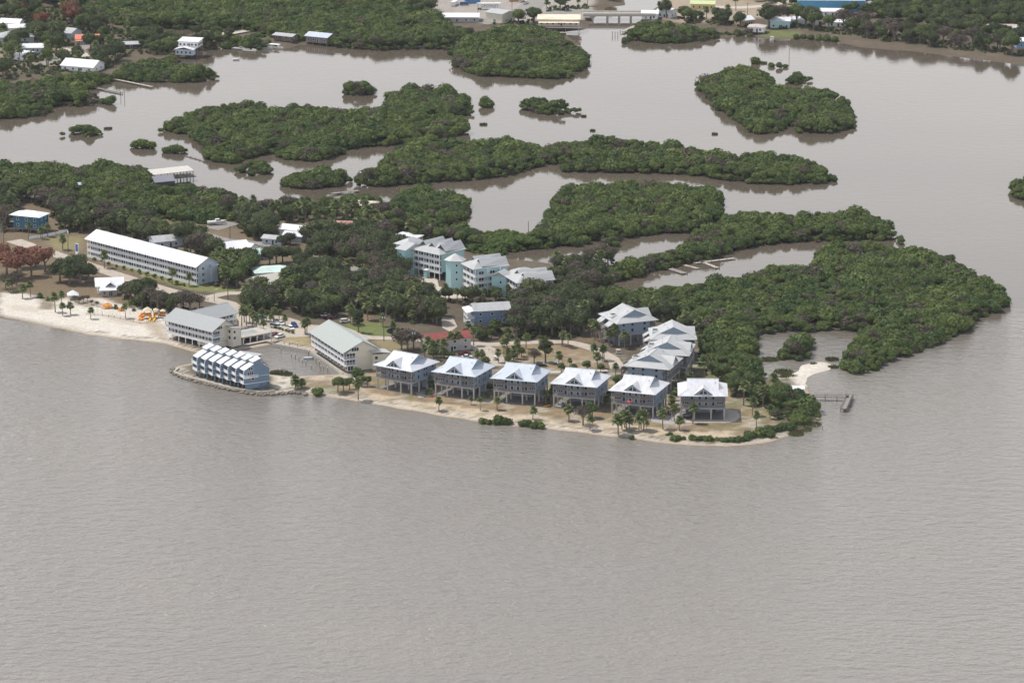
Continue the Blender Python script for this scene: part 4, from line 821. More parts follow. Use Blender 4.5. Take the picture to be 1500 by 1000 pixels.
sheet('courtyard', PAVE, [(590, 400), (614, 400), (640, 407), (643, 420), (682, 426), (694, 436), (658, 437), (614, 428)], .012)
sheet('driveway', SHELL, [(646, 464), (664, 466), (670, 478), (660, 486), (648, 480)], .012)
strip('road', ASPH, [(290, 340), (330, 352), (380, 356), (420, 366), (446, 374), (500, 388), (530, 398)], 6, .024)
strip('road', ASPH, [(308, 335), (342, 326)], 10, .018); strip('road', ASPH, [(0, 268), (20, 272), (38, 280), (70, 290), (120, 300), (180, 312), (228, 328), (255, 338), (290, 340)], 6, .02)
sheet('driveway', PAVE, [(1000, 602), (1062, 600)] + [(1062 + 22 * math.cos(t_ * .314), 609 - 10 * math.sin(t_ * .314)) for t_ in range(5, -6, -1)] + [(1000, 619)], .02)
sheet('driveway', mat('worn_concrete_drive', (.33, .31, .295), .9, .12, .5), [(948, 600), (990, 600), (1000, 612), (985, 622), (955, 618)], .014)
sheet('driveway', mat('worn_concrete_drive', (.3, .3, .3)), [(606, 570), (632, 566), (640, 577), (614, 583)], .014)
strip('road', PAVE, [(226, 67), (262, 63), (300, 56), (350, 48), (400, 38)], 9, .6)
strip('road', ASPH, [(60, 95), (95, 82), (120, 72), (130, 60)], 8, .02); strip('road', PAVE, [(90, 72), (118, 78), (124, 84)], 8, .014)
strip('road', ASPH, [(700, 34), (760, 22), (785, 6), (795, -20)], 16, .02); strip('road', ASPH, [(760, 22), (800, 20), (868, 15)], 10, .026)
strip('road', ASPH, [(946, 17), (1000, 17), (1060, 20), (1075, 20)], 9, .026); strip('road', PAVE, [(1040, 10), (1085, 12), (1130, 8), (1160, 0)], 8, .014)
# ---------------------------------------------------------------- small houses of the town
def cottage(name, label, u, v, ang, W, D, h=3.2, rise=2.2, roof='gable', wall=WHITE, rm=WHITE_ROOF, lift=0.0, cat='house', wins=2, over=.6, porch=None, zb=LZ, storeys=1):
    """u, v: where the photograph shows the middle of the roof"""
    x, y = P(u, v, zb + lift + h + rise * .45); a = R(ang); keep((x, y), a, -W / 2, W / 2, -D / 2, D / 2, .6)
    o = thing(name, label, cat, (x, y, zb), a); f = Fr(o); b = MB()
    if roof == 'gable': gwall(b, -W / 2, W / 2, -D / 2, D / 2, lift, lift + h, lift + h + rise - .2)
    elif roof == 'gable_y': f2_ = Fr(o, (0, 0, 0), R(90)); gwall(b, -D / 2, D / 2, -W / 2, W / 2, lift, lift + h, lift + h + rise - .2)
    else: b.box(-W / 2, W / 2, -D / 2, D / 2, lift, lift + h)
    (f2_ if roof == 'gable_y' else f).build(b, 'wall', wall); b = MB()
    if roof == 'gable': gable(b, -W / 2 - over, W / 2 + over, -D / 2 - over, D / 2 + over, lift + h, lift + h + rise)
    elif roof == 'gable_y': gable_x(b, -W / 2 - over, W / 2 + over, -D / 2 - over, D / 2 + over, lift + h, lift + h + rise)
    elif roof == 'shed': b.slab([(-W / 2 - over, -D / 2 - over, lift + h), (W / 2 + over, -D / 2 - over, lift + h), (W / 2 + over, D / 2 + over, lift + h + rise), (-W / 2 - over, D / 2 + over, lift + h + rise)], .15)
    else: hip(b, -W / 2 - over, W / 2 + over, -D / 2 - over, D / 2 + over, lift + h, lift + h + rise)
    f.build(b, 'roof', rm)
    for s in range(storeys):
        z = lift + s * h / storeys + .9
        for i in range(wins):
            f.win((i + .5) / wins * W - W / 2, -D / 2 - .02, z, 1.1, 1.2)
        for yy in (-D / 5, D / 5): f.win(W / 2 + .02, yy, z, 1.0, 1.2, 1, R(90)); f.win(-W / 2 - .02, yy, z, 1.0, 1.2, 1, R(-90))
    f.win(W * .06, -D / 2 - .02, lift + .05, 1.0, 2.1, 1, 0, WHITE, 'door')
    if lift:
        b = MB(); b.box(-W / 2 - .1, W / 2 + .1, -D / 2 - .1, D / 2 + .1, lift - .3, lift); f.build(b, 'deck', WOOD)
        b = MB(); b.box(-.15, .15, -.15, .15, -1.6, lift - .3); pm = b.mesh('pile', WOOD)
        for i in range(4):
            for yy in (-D / 2 + .2, 0, D / 2 - .2): f.put('pile', pm, -W / 2 + .2 + i * (W - .4) / 3, yy, 0)
    if porch:
        b = MB(); pd, ph = porch; b.slab([(-W / 2, -D / 2 - pd, lift + ph - .5), (W / 2, -D / 2 - pd, lift + ph - .5), (W / 2, -D / 2, lift + ph), (-W / 2, -D / 2, lift + ph)], .12); f.build(b, 'porch_roof', rm)
        b = MB()
        for i in range(4): xx = -W / 2 + .15 + i * (W - .3) / 3; b.box(xx - .08, xx + .08, -D / 2 - pd + .1, -D / 2 - pd + .26, 0, lift + ph - .55)
        f.build(b, 'porch_frame', WHITE)
    return o, f
CT_ = cottage
CT_('town_house', 'small white-roofed house at the top of the lane, uppermost in the west town', 17, 30, -15, 13, 9)
CT_('town_house', 'white flat-gabled house below the uppermost one in the west town', 33, 37, 8, 17, 10, 3, 1.6)
CT_('town_house', 'wide house with grey-white hipped roof at the west picture edge', 22, 49, 10, 22, 13, 3.4, 2.6, 'hip', PALE, GREY_ROOF)
CT_('town_house', 'white house half hidden by trees beside the small white shed', 47, 66, 5, 13, 10, 3, 1.8, 'gable', PALE)
CT_('shed', 'small bright white shed at the edge of the mown lawn', 34, 78, -35, 8, 9, 3.4, 1.2, 'shed', WHITE, WHITE_ROOF, 0, 'shed', 1)
CT_('town_house', 'pale grey house with a gable end, left of the salmon roof', 97, 43, -30, 15, 11, 3.5, 2.4, 'gable', PALE, GREY_ROOF)
CT_('town_house', 'house with salmon-orange roof and white porch roof', 128, 53, 4, 14, 9, 3, 2.2, 'gable', WHITE, ORANGE, 0, 'house', 3, .6, (3, 2.8))
CT_('town_house', 'broad white house with cross gable standing above the cove mangroves', 121, 91, -22, 21, 14, 3, 3.2, 'gable', WHITE, WHITE_ROOF, 0, 'house', 4)
CT_('carport', 'dark open carport among trees by the causeway', 190, 63, 10, 12, 7, 2.6, .6, 'shed', DARKW, GREY_ROOF, 0, 'carport', 1)
o_, f_ = CT_('boathouse', 'two-tier white boathouse with a glazed upper room at the causeway', 279, 58, -14, 12, 9, 3.4, .9, 'shed', WHITE, WHITE_ROOF, 5.2, 'boathouse', 5)
b = MB(); b.box(-6.4, 4.5, -9.5, -4.6, 1.2, 4.6); f_.build(b, 'lower_wall', PALE); b = MB(); gable_x(b, -7, 5, -10.2, -4.6, 4.6, 6.0); f_.build(b, 'lower_roof', WHITE_ROOF)
for i in range(4): f_.win(-5 + i * 2.6, -9.52, 2.2, 1.1, 1.3)
b = MB(); rail(b, (-6, -5.2), (6, -5.2), 5.2); rail(b, (6, -5.2), (6, 4.5), 5.2); b.box(-6, 6, -5.3, -4.5, 4.95, 5.2); f_.build(b, 'balcony', WHITE)
for yy in (-3, -1, 1, 3): f_.win(6.03, yy, 5.9, 1.3, 1.6, 1, R(90))
CT_('boathouse', 'brown boathouse on piles with flat grey roof, nearest the moored boats', 419, 50, -28, 13, 8, 2.8, 1.0, 'gable', mat('brown_board', (.17, .12, .09), .85, .2, 2), GREY_ROOF, 1.6, 'boathouse', 3, .8, None, .2)
CT_('boathouse', 'boathouse with pale blue gabled roof reflected in the water', 470, 50, -28, 15, 11, 3.4, 1.8, 'gable', mat('grey_board', (.2, .18, .17), .85, .2, 2), BLUISH_ROOF, 1.6, 'boathouse', 4, .8, None, .2)
CT_('town_house', 'tan cottage with white roof at the edge of the north wood', 575, 9, -20, 10, 8, 3, 1.6, 'gable', mat('tan_wall', (.45, .33, .2), .8))
CT_('shed', 'tiny turquoise shed on the sandy lot', 619, 12, 5, 5, 5, 3, .4, 'shed', TEAL, WHITE_ROOF, 0, 'shed', 1)
CT_('shed', 'small white domed hut roof poking out of the north mangroves', 590, 36, -10, 6, 5, 2.4, 1.4, 'hip', WHITE, WHITE_ROOF, .4, 'shed', 1)
CT_('warehouse', 'long low warehouse with bright white roof behind the harbour mangroves', 665, 21, -1, 31, 13, 3.2, 1.6, 'gable', GREY_ROOF, WHITE_ROOF, 0, 'warehouse', 6)
CT_('warehouse', 'cream block with pale roof beside the semi-trailer', 733, 16, -38, 13, 13, 6.0, 1.2, 'gable', CREAM, GREY_ROOF, 0, 'warehouse', 1)
o_, f_ = CT_('restaurant', 'waterside restaurant on piles with a rust-streaked white roof', 819, 24, -2, 25, 11, 4.2, 2.0, 'gable', CREAM, mat('rusty_white_roof', (.72, .62, .48), .7, .35, .25, 0, 0, .3, (.4, 2, 1)), 3.0, 'restaurant', 7, .8, (3.5, 3.0))
b = MB(); b.box(-14, 14, -11, -5.5, 2.6, 2.9); rail(b, (-14, -10.9), (14, -10.9), 2.9, 1, .6); rail(b, (14, -10.9), (14, -5.5), 2.9, 1, .6); f_.build(b, 'terrace', TANW)
b = MB(); b.box(-6, 14, -15, -12.5, .3, .6); f_.build(b, 'floating_dock', TANW)
CT_('town_house', 'white block at the bridge head, partly behind a dark tree', 952, 18, -3, 10, 8, 3.6, .8, 'shed', WHITE)
CT_('town_house', 'white gabled house just behind the dark tree at the bridge head', 977, 14, -30, 10, 9, 3.6, 2, 'gable')
CT_('town_house', 'yellow house with light green roof across the road', 1030, 3, -8, 15, 8, 3.4, 1.6, 'gable', mat('yellow_wall', (.62, .48, .2), .8), mat('lime_roof', (.5, .58, .3), .6), 0, 'house', 4)
CT_('town_house', 'tan cottage with a white gable roof near the shore lawn', 1090, 26, 35, 9, 9, 3.4, 2, 'gable', mat('tan_wall', (.45, .33, .2)), WHITE_ROOF)
CT_('shed', 'weathered boat shed with sagging grey roof at the shore', 1109, 37, -12, 10, 8, 3.0, 1.4, 'hip', WHITE, mat('sagging_roof', (.45, .4, .36), .85, .2, .6), .8, 'shed', 2)
CT_('town_house', 'pale teal house with white roof under the tall shore trees', 1143, 27, -5, 12, 10, 4.5, 1.8, 'gable', TEAL, WHITE_ROOF, 0, 'house', 3)
CT_('town_house', 'long white-roofed house behind the shore trees', 1178, 26, -5, 18, 9, 3, 1.4, 'gable')
CT_('warehouse', 'large bright blue metal warehouse at the top edge', 1217, -4, -2, 42, 16, 7, 1.5, 'gable', mat('bright_blue_sheet', (.09, .33, .55), .55, .08, .6, 0, 0, .4, (6, .1, .1)), BLUISH_ROOF, 0, 'warehouse', 6)
CT_('town_house', 'white house below the blue warehouse', 1218, 14, -5, 14, 8, 3, 1.5)
CT_('town_house', 'white low house among trees, close to the lagoon shore', 1226, 30, -3, 13, 7, 3, 1.2)
CT_('town_house', 'grey-white house east of the blue warehouse', 1268, 4, 28, 11, 8, 3, 1.6, 'gable', WHITE, GREY_ROOF)
CT_('town_house', 'white flat-roofed house in the far east trees', 1431, 18, -2, 11, 9, 3, .8, 'shed')
CT_('town_house', 'long tan-roofed house in the far east', 1462, 37, -3, 22, 8, 3, 1.2, 'gable', CREAM, mat('tan_roof', (.42, .37, .32), .8))
CT_('shed', 'small white shed in front of the long tan roof', 1470, 41, -2, 9, 6, 3, .5, 'shed', WHITE, WHITE_ROOF, 0, 'shed', 2)
CT_('town_house', 'white gabled house at the east picture edge', 1492, 41, 32, 11, 9, 3.4, 1.8)
CT_('town_house', 'blue shore house with white posts at the east picture edge', 1500, 57, 10, 11, 8, 4, 1.6, 'gable', mat('mid_blue_wall', (.15, .3, .45), .7), WHITE_ROOF, 2.5)
# west of the motel and in the village behind it
o_, f_ = CT_('town_house', 'two-storey deep teal house with white hipped roof behind a white fence', 45, 311, -22, 14, 9.5, 6.2, 1.9, 'hip', mat('teal_blue_wall', (.03, .125, .20), .7, .08, .6), WHITE_ROOF, 2.0, 'house', 3, .8, None, LZ, 2)
b = MB(); b.box(-9, -7, -5, 4, 4.6, 4.8); rail(b, (-9, -5), (-9, 4), 4.8); b.slab([(-9.4, 4.6, 8.1), (-9.4, -5.3, 8.1), (-7, -5.3, 8.5), (-7, 4.6, 8.5)], .12); f_.build(b, 'side_porch', WHITE)
fe = thing('fence', 'white board fence in front of the deep teal house', 'fence', (*G(42, 351), LZ)); b0 = Vector(G(42, 351)); pts = [Vector(G(*q)) - b0 for q in ((42, 351), (62, 348), (82, 344), (98, 340), (100, 343))]
for i in range(4):
    b = MB(); p, q = pts[i], pts[i + 1]; b.bar((p.x, p.y, .75), (q.x, q.y, .75), .1, 1.5); obj('panel', b.mesh('panel', WHITE), fe)
    b = MB(); b.box(p.x - .12, p.x + .12, p.y - .12, p.y + .12, 0, 1.75); obj('post', b.mesh('post', DARKW), fe)
x, y = P(250, 249, 6.0); o_ = thing('boathouse', 'open boathouse on tall piles with a long pale roof beside the west lagoon', 'boathouse', (x, y, 0), R(24)); f_ = Fr(o_); keep((x, y), R(24), -13, 11, -8, 6)
b = MB(); b.slab([(-11, -5, 5.4), (11, -5, 5.8), (11, 5, 6.4), (-11, 5, 6.0)], .25); f_.build(b, 'roof', mat('bleached_roof', (.5, .48, .44), .8, .12, .5))
b = MB(); b.box(-10, 12, -5, 5, 2.2, 2.5); f_.build(b, 'deck', WOOD); b = MB(); b.box(-.15, .15, -.15, .15, -1.5, 5.5); pm = b.mesh('pile', WOOD)
for i in range(7):
    for yy in (-4.6, 0, 4.6): f_.put('pile', pm, -10.5 + i * 3.5, yy, 0)
b = MB(); b.slab([(-12.5, -10.5, 2.6), (-1, -10.5, 2.6), (-1, -6.2, 5.0), (-12.5, -6.2, 5.0)], .2); b.box(-12, -1.4, -10, -6.4, .4, 2.5, 1); f_.build(b, 'lean_to', [mat('slate_sheet', (.25, .25, .29), .5), DARKW])
b = MB(); rail(b, (-2, -5), (12, -5), 2.5, 1.1, 1.2); f_.build(b, 'railing', WOOD)
CT_('shed', 'small grey roof half sunk in the west mangrove belt', 123, 270, 5, 8, 5, 2.4, .8, 'shed', GREY_ROOF, BLUISH_ROOF, 1.5, 'shed', 1)
CT_('shed', 'low white shed roof at the inland edge of the mangrove belt', 175, 302, -25, 10, 4, 2.4, .5, 'shed', WHITE, WHITE_ROOF, .8, 'shed', 1)
CT_('town_house', 'grey-white bungalow just behind the long motel', 243, 347, 22, 14, 10, 3, 2, 'gable', PALE, GREY_ROOF)
o_, f_ = CT_('town_house', 'white two-part cottage with dark gable windows by the gravel yard', 434, 332, -25, 14, 8, 3.6, 1.8, 'gable', WHITE, WHITE_ROOF, .6, 'house', 3)
b = MB(); gwall(b, -2, 8, -10, -4, 0, 3, 4.2); gable(b, -2.5, 8.5, -10.5, -3.8, 3, 4.4, None, .15, 1); f_.build(b, 'front_wing', [PALE, WHITE_ROOF])
CT_('town_house', 'low grey-white cottage beside the two-part white cottage', 402, 346, -20, 10, 7, 2.8, 1.2, 'gable', PALE, GREY_ROOF)
CT_('shed', 'little white box shed in the sandy yard', 471, 339, -5, 7, 5, 2.6, .9, 'hip', mat('mint_wall', (.5, .65, .6), .8), WHITE_ROOF, 0, 'shed', 1)
CT_('shed', 'rust-patched white shed roof at the lagoon edge behind the village', 538, 298, -12, 10, 7, 3, .8, 'shed', TEAL, mat('rust_patched_roof', (.6, .5, .42), .7, .5, .3), 0, 'shed', 2)
CT_('shed', 'reddish derelict shed among bare trees', 502, 325, -8, 9, 6, 3, 1.2, 'gable', WHITE, mat('faded_red_sheet', (.38, .2, .17), .8, .3, .7), 0, 'shed', 2)
CT_('town_house', 'bright white gabled house between the motel and the mint house', 338, 357, 28, 15, 11, 3.2, 2.4, 'gable', WHITE, WHITE_ROOF); CT_('town_house', 'second bright white gable roof, beside the mint lean-to', 357, 358, -30, 11, 9, 3.2, 2.2, 'gable', WHITE, WHITE_ROOF)
CT_('shed', 'mint lean-to roof behind the dark oak', 380, 368, 18, 8, 7, 2.8, 1.0, 'shed', PALE, MINT, 0, 'shed', 1)
CT_('town_house', 'house with a half white, half mint roof in the village grove', 398, 392, 14, 17, 10, 3.2, 2.0, 'hip', WHITE, mat('mint_white_roof', (.55, .68, .63), .5, .2, .12), 0, 'house', 4)
CT_('town_house', 'mint-walled cottage with a plain tan gable roof facing the motel road', 388, 407, 38, 13, 12, 3.6, 3.0, 'gable', mat('mint_wall', (.5, .65, .6)), mat('pale_tan_roof', (.55, .52, .46), .7, .08, .5), 0, 'house', 3)
o_, f_ = CT_('town_house', 'slate blue two-storey house with a white double porch, in front of the condominium', 718, 447, 12, 16, 9, 6.2, 2.6, 'gable', mat('slate_blue_wall', (.16, .24, .36), .7, .08, .6), GREY_ROOF, 1.0, 'house', 3, .7, None, LZ, 2)
b = MB()
for z in (1.0, 4.1): b.box(-11.2, -8, -4.8, 4.4, z - .2, z); rail(b, (-11.1, -4.7), (-11.1, 4.3), z); rail(b, (-11.1, -4.7), (-8, -4.7), z)
for yy in (-4.7, -1.6, 1.4, 4.3): b.box(-11.2, -11.0, yy - .1, yy + .1, 0, 6.8)
b.slab([(-11.8, 5, 6.8), (-11.8, -5.2, 6.8), (-8, -5.2, 7.6), (-8, 5, 7.6)], .15); f_.build(b, 'double_porch', WHITE)
CT_('town_house', 'grey-walled house with a dark red metal roof beside the raised houses', 653, 490, 22, 20, 8.5, 5.6, 2.1, 'gable', mat('grey_stucco', (.46, .45, .43), .85, .1, .6), REDR, 0, 'house', 4, .5, None, LZ, 2)
CT_('canopy', 'white flat canopy at the back of the condominium', 600, 344, -35, 12, 5, 3.0, .3, 'shed', WHITE, WHITE_ROOF, 0, 'canopy', 1)
# beach hut and pavilion
o_, f_ = CT_('beach_hut', 'white-roofed beach building with front gable wing behind the playground', 160, 411, 8, 11, 9, 3.6, 2.9, 'gable', WHITE, WHITE_ROOF, 0, 'beach hut', 2, 1.2)
b = MB(); gwall(b, -4.0, 3.0, -9.5, -4.5, 0, 2.9, 3.0); b.box(-4, 3, -9.5, -4.5, 0, 2.9); f_.build(b, 'front_wing', mat('ivory_wall', (.66, .62, .55), .8)); b = MB(); b.slab([(-5.2, -10.4, 2.9), (3.9, -10.4, 2.9), (3.4, -5.6, 4.2), (-4.2, -5.6, 4.2)], .15); gable_x(b, -2.2, 2.6, -7.6, 0, 4.1, 6.0); f_.build(b, 'wing_roof', WHITE_ROOF)
f_.win(.2, -9.53, .05, 1.6, 2.2, 2, 0, WHITE, 'door'); f_.win(-2.6, -9.53, .9, 1.2, 1.2)
def pavilion(label, u, v, s, h, col, rm):
    x, y = G(u, v); o = thing('pavilion', label, 'pavilion', (x, y, LZ), R(8)); b = MB(); hip(b, -s, s, -s, s, h, h + s * .75, .12); obj('roof', b.mesh('roof', rm), o); keep((x, y), 0, -s, s, -s, s, 0)
    b = MB(); b.box(-.1, .1, -.1, .1, 0, h); m_ = b.mesh('post', col)
    for i in (-1, 1):
        for j in (-1, 1): obj('post', m_, o, (i * (s - .3), j * (s - .3), 0))
    b = MB(); b.box(-1.2, 1.2, -.4, .4, .7, .78); b.box(-1.2, 1.2, -.9, -.6, .42, .48); b.box(-1.2, 1.2, .6, .9, .42, .48); b.box(-.1, .1, -.8, .8, 0, .72); obj('table', b.mesh('table', TANW), o)
pavilion('small white pyramid-roofed picnic shelter on the beach', 107, 438, 2.6, 2.3, WHITE, WHITE_ROOF)
# shed on the pier shore, marina boathouse, pool terrace
CT_('shelter', 'long white flat shelter roof behind the pier mangroves', 1160, 567, -2, 9.5, 3.5, 2.3, .2, 'shed', WOOD, WHITE_ROOF, 0, 'shelter', 1)
CT_('boathouse', 'low grey-roofed boat shed in the marina behind the townhouses', 362, 519, -28, 10, 5.5, 2.2, .4, 'shed', DARKW, GREY_ROOF, .8, 'boathouse', 1, .6, None, .2)
x, y = G(356, 503); a = math.atan2(G(398, 495)[1] - y, G(398, 495)[0] - x); o_ = thing('pool_terrace', 'raised concrete pool terrace over the marina edge beside the beach hotel', 'terrace', (x, y, LZ), a); f_ = Fr(o_); keep((x, y), a, 0, 14, -2, 10, .5)
Lt = math.hypot(G(398, 495)[0] - x, G(398, 495)[1] - y)
b = MB(); b.box(0, Lt, 0, 11, 2.2, 2.7); f_.build(b, 'deck', PAVE); b = MB(); b.box(2, Lt - 4, 3.5, 8.5, 2.69, 2.72); f_.build(b, 'pool', mat('pool_tile', (.30, .34, .33), .3, .1, .5)); b = MB(); b.box(-1, Lt + .5, -3, -1, -.2, .1); f_.build(b, 'boardwalk', PAVE)
b = MB(); b.box(-.18, .18, -.18, .18, -1.2, 2.2); pm = b.mesh('post', WHITE)
for i in range(5):
    for yy in (.3, 5, 10.6): f_.put('post', pm, .4 + i * (Lt - .8) / 4, yy, 0)
b = MB(); rail(b, (0, .05), (Lt, .05), 2.7, 1.0, .8); rail(b, (Lt, .05), (Lt, 11), 2.7, 1.0, .8); f_.build(b, 'railing', WHITE); b = MB(); b.box(.5, Lt - .5, 6, 10.8, -.3, 2.15); f_.build(b, 'plant_room', DARKW)
# ---------------------------------------------------------------- road bridge
p, q = Vector(P(868, 20, 4)), Vector(P(946, 20, 4)); d = q - p; a = math.atan2(d.y, d.x); L = d.length
o_ = thing('road_bridge', 'low concrete road bridge crossing the channel', 'bridge', (p.x, p.y, 0), a); b = MB(); b.box(-6, L + 6, -5, 5, 3.0, 3.8); obj('deck', b.mesh('deck', CONC), o_)
for s in (-4.9, 4.7): b = MB(); b.box(-6, L + 6, s, s + .2, 3.8, 4.9); obj('parapet', b.mesh('parapet', mat('bridge_parapet', (.55, .5, .42), .85, .1, .4)), o_)
b = MB(); b.box(-.6, .6, -4.5, 4.5, -2, 3.0); pm = b.mesh('pier', CONC)
for t in (.0, .28, .5, .72, 1.0): obj('pier', pm, o_, (L * t, 0, 0))
# ---------------------------------------------------------------- seawalls and rocks
def wall_line(name, label, pts, h, t, m, z=0.0, cat='seawall'):
    q = [Vector(P(u, v, z + h)) for u, v in pts]; o = thing(name, label, cat, (q[0].x, q[0].y, 0))
    for i in range(len(q) - 1):
        a_, c_ = q[i] - q[0], q[i + 1] - q[0]; b = MB(); b.bar((a_.x, a_.y, z + h - .9), (c_.x, c_.y, z + h - .9), t, 1.8 if z == 0 else h); obj('wall_segment', b.mesh('wall_segment', m), o)
    return o
wall_line('seawall', 'pale concrete seawall curving round the townhouse point', [(262, 538), (255, 543), (268, 549), (300, 557), (340, 567), (383, 573), (402, 571)], 1.15, .5, mat('pale_seawall', (.5, .46, .38), .9, .12, .8))
wall_line('seawall', 'concrete bulkhead along the marina in front of the long cream hotel', [(398, 502), (425, 507), (455, 513), (478, 528), (502, 546)], 1.1, .5, CONC)
ROCK = mat('riprap_stone', (.20, .175, .15), .95, .35, 1.2, .6); rr = random.Random(5); b = MB(); iv, if_ = ico(); n_ = 0
line = [Vector(P(u, v, 0)) for u, v in ((252, 541), (254, 546), (268, 553), (300, 562), (342, 572), (384, 579), (408, 578), (432, 575), (450, 579))]
RV, RF = [], []
for i in range(len(line) - 1):
    for k in range(int((line[i + 1] - line[i]).length * 5)):
        c_ = line[i].lerp(line[i + 1], rr.random()) + Vector((rr.uniform(-.9, .9), rr.uniform(-1.6, 1.8))); s = rr.uniform(.28, .72); k_ = 1 + (np.random.default_rng(n_).random(len(iv)) - .5) * .5
        RV.append(iv * k_[:, None] * s * np.array([1, 1, .7]) + np.array([c_.x, c_.y, .15 + rr.random() * .4])); RF.append(if_ + n_ * len(iv)); n_ += 1
o_ = obj('riprap', np_mesh('riprap', np.concatenate(RV), np.concatenate(RF), [ROCK])); tag(o_, 'band of grey riprap stones at the foot of the townhouse seawall', 'rocks', kind='stuff')
# ---------------------------------------------------------------- docks, piers and piles
def dock(name, label, segs, wd, z, m=TANW, cat='dock', rails=False, pile=4.0, pz=.4):
    """segs: pieces of decking between photograph points on the level z"""
    q0 = Vector(P(*segs[0][0], z)); o = thing(name, label, cat, (q0.x, q0.y, 0)); b = MB(); b.cyl(0, 0, -1.6, z + pz, .17, None, 6); pm = b.mesh('pile', WOOD)
    for a_, c_ in segs:
        p, q = Vector(P(*a_, z)) - q0, Vector(P(*c_, z)) - q0; b = MB(); b.bar((p.x, p.y, z - .12), (q.x, q.y, z - .12), wd, .24); obj('decking', b.mesh('decking', m), o)
        n = max(1, int((q - p).length / pile)); t = (q - p).normalized(); sd_ = Vector((-t.y, t.x)) * (wd / 2 + .1)
        for i in range(n + 1):
            for s in (1, -1): e = p.lerp(q, i / n) + sd_ * s; obj('pile', pm, o, (e.x, e.y, 0))
        if rails:
            b = MB()
            for s in (1, -1): rail(b, tuple(p + sd_ * s * .9), tuple(q + sd_ * s * .9), z, 1.0, 1.4)
            obj('railing', b.mesh('railing', WOOD), o)
    return o
dock('fishing_pier', 'T-shaped fishing pier with railings reaching out from the point', [((1192, 580), (1243, 581)), ((1245, 578), (1236, 598))], 2.4, 1.7, WOOD, 'pier', True)
dock('floating_dock', 'pale cross-shaped floating dock with gangway in the creek', [((1017, 385), (1075, 378)), ((1007, 376), (1027, 382)), ((1028, 383), (1051, 392))], 2.0, .5)
dock('floating_dock', 'short loose float beside the cross-shaped dock', [((1003, 388), (1023, 393))], 1.8, .4)
dock('dock_frame', 'bare wooden piling frame west of the cross-shaped dock', [((981, 393), (1003, 400))], 3.0, .5, WOOD)
dock('jetty', 'long wooden jetty running out of the west cove mangroves', [((164, 115), (223, 127))], 2.0, .9)
dock('jetty', 'lower wooden jetty ending at two tall piles in the west cove', [((122, 125), (178, 136))], 1.8, .7, WOOD)
dock('jetty', 'dock with white posts at the lagoon edge behind the village', [((486, 283), (525, 279))], 2.2, .8, TANW, 'dock', True)
dock('floating_dock', 'small white float under the north wood mangroves', [((603, 68), (623, 68))], 3.0, .5, WHITE)
dock('jetty', 'short piling dock at the mangroves by the road bridge', [((912, 46), (931, 38))], 3, 1.2)
dock('boardwalk', 'narrow boardwalk crossing the lagoon beside the west boathouse', [((273, 228), (300, 236))], .7, .4, WOOD)
def pile(u, v, h, r=.16, label=None, group='mooring piles in the marina basin'):
    x, y = P(u, v, 0); o = thing('mooring_pile', label, 'pile', (x, y, 0), 0, group); b = MB(); b.cyl(0, 0, -1.5, h, r, r * .9, 7); obj('post', sh('pile_post%.1f' % h, lambda b_: b_.cyl(0, 0, -1.5, h, r, r * .9, 7), WOOD), o); obj('cap', sh('pile_cap%.1f' % h, lambda b_: b_.cyl(0, 0, h, h + .2, r * 1.15, .03, 7), WHITE), o)
for i, (u, v) in enumerate(((427, 523), (433, 526), (438, 529), (443, 532), (448, 536), (452, 521), (459, 527), (463, 532), (468, 536), (474, 541), (480, 545), (410, 548), (416, 549), (412, 517), (470, 543), (456, 540))): pile(u, v, 2.2 if i % 3 else 1.6, .17, 'weathered wooden mooring pile in the marina basin')
for u, v, h, t in ((177, 143, 4, 'left of the two tall piles off the west cove jetty'), (182.5, 144, 5, 'taller pile standing off the west cove jetty'), (1196, 627, 1.2, 'stub pile in the shallows off the point, nearer the mangroves'), (1205, 629, 1.8, 'lone pile in the shallows off the point'), (1156, 84, 6, 'thin channel marker pole in the northeast lagoon'), (774, 341, 6, 'thin channel marker pole in the lagoon behind the condominium')): pile(u, v, h, .16, 'dark wooden ' + t, 'lone marker piles')
for u in (897, 901, 905): pile(u, 53, 3, .2, 'one of three dark piles near the bridge', 'three piles near the bridge')
# ---------------------------------------------------------------- trees
def palm_mesh(seed, n=34, rad=2.5):
    r = random.Random(seed); b = MB()
    for i in range(n):
        az = i * 2.399 + r.uniform(-.3, .3); el = math.radians(80 - 125 * (i / n) ** .9 + r.uniform(-9, 9)); L = rad * r.uniform(.85, 1.1)
        d = Vector((math.cos(az) * math.cos(el), math.sin(az) * math.cos(el), math.sin(el))); sd_ = Vector((-math.sin(az), math.cos(az), 0)); p = Vector((0, 0, 0)); vs = []
        for k, wd in enumerate((.06, .14, .70, .88, .55, .08)):
            q = p + Vector((0, 0, -.11 * k * k * .35 * (1 - abs(math.sin(el)) * .6))); up = d.cross(sd_)
            vs += [q - sd_ * wd + up * -.10 * (wd > .2), q + up * .06, q + sd_ * wd + up * -.10 * (wd > .2)]; p = p + d * (L / 5)
        b.add(vs, [f for k in range(5) for f in ((3 * k, 3 * k + 1, 3 * k + 4, 3 * k + 3), (3 * k + 1, 3 * k + 2, 3 * k + 5, 3 * k + 4))])
    return b.mesh('crown', LP)
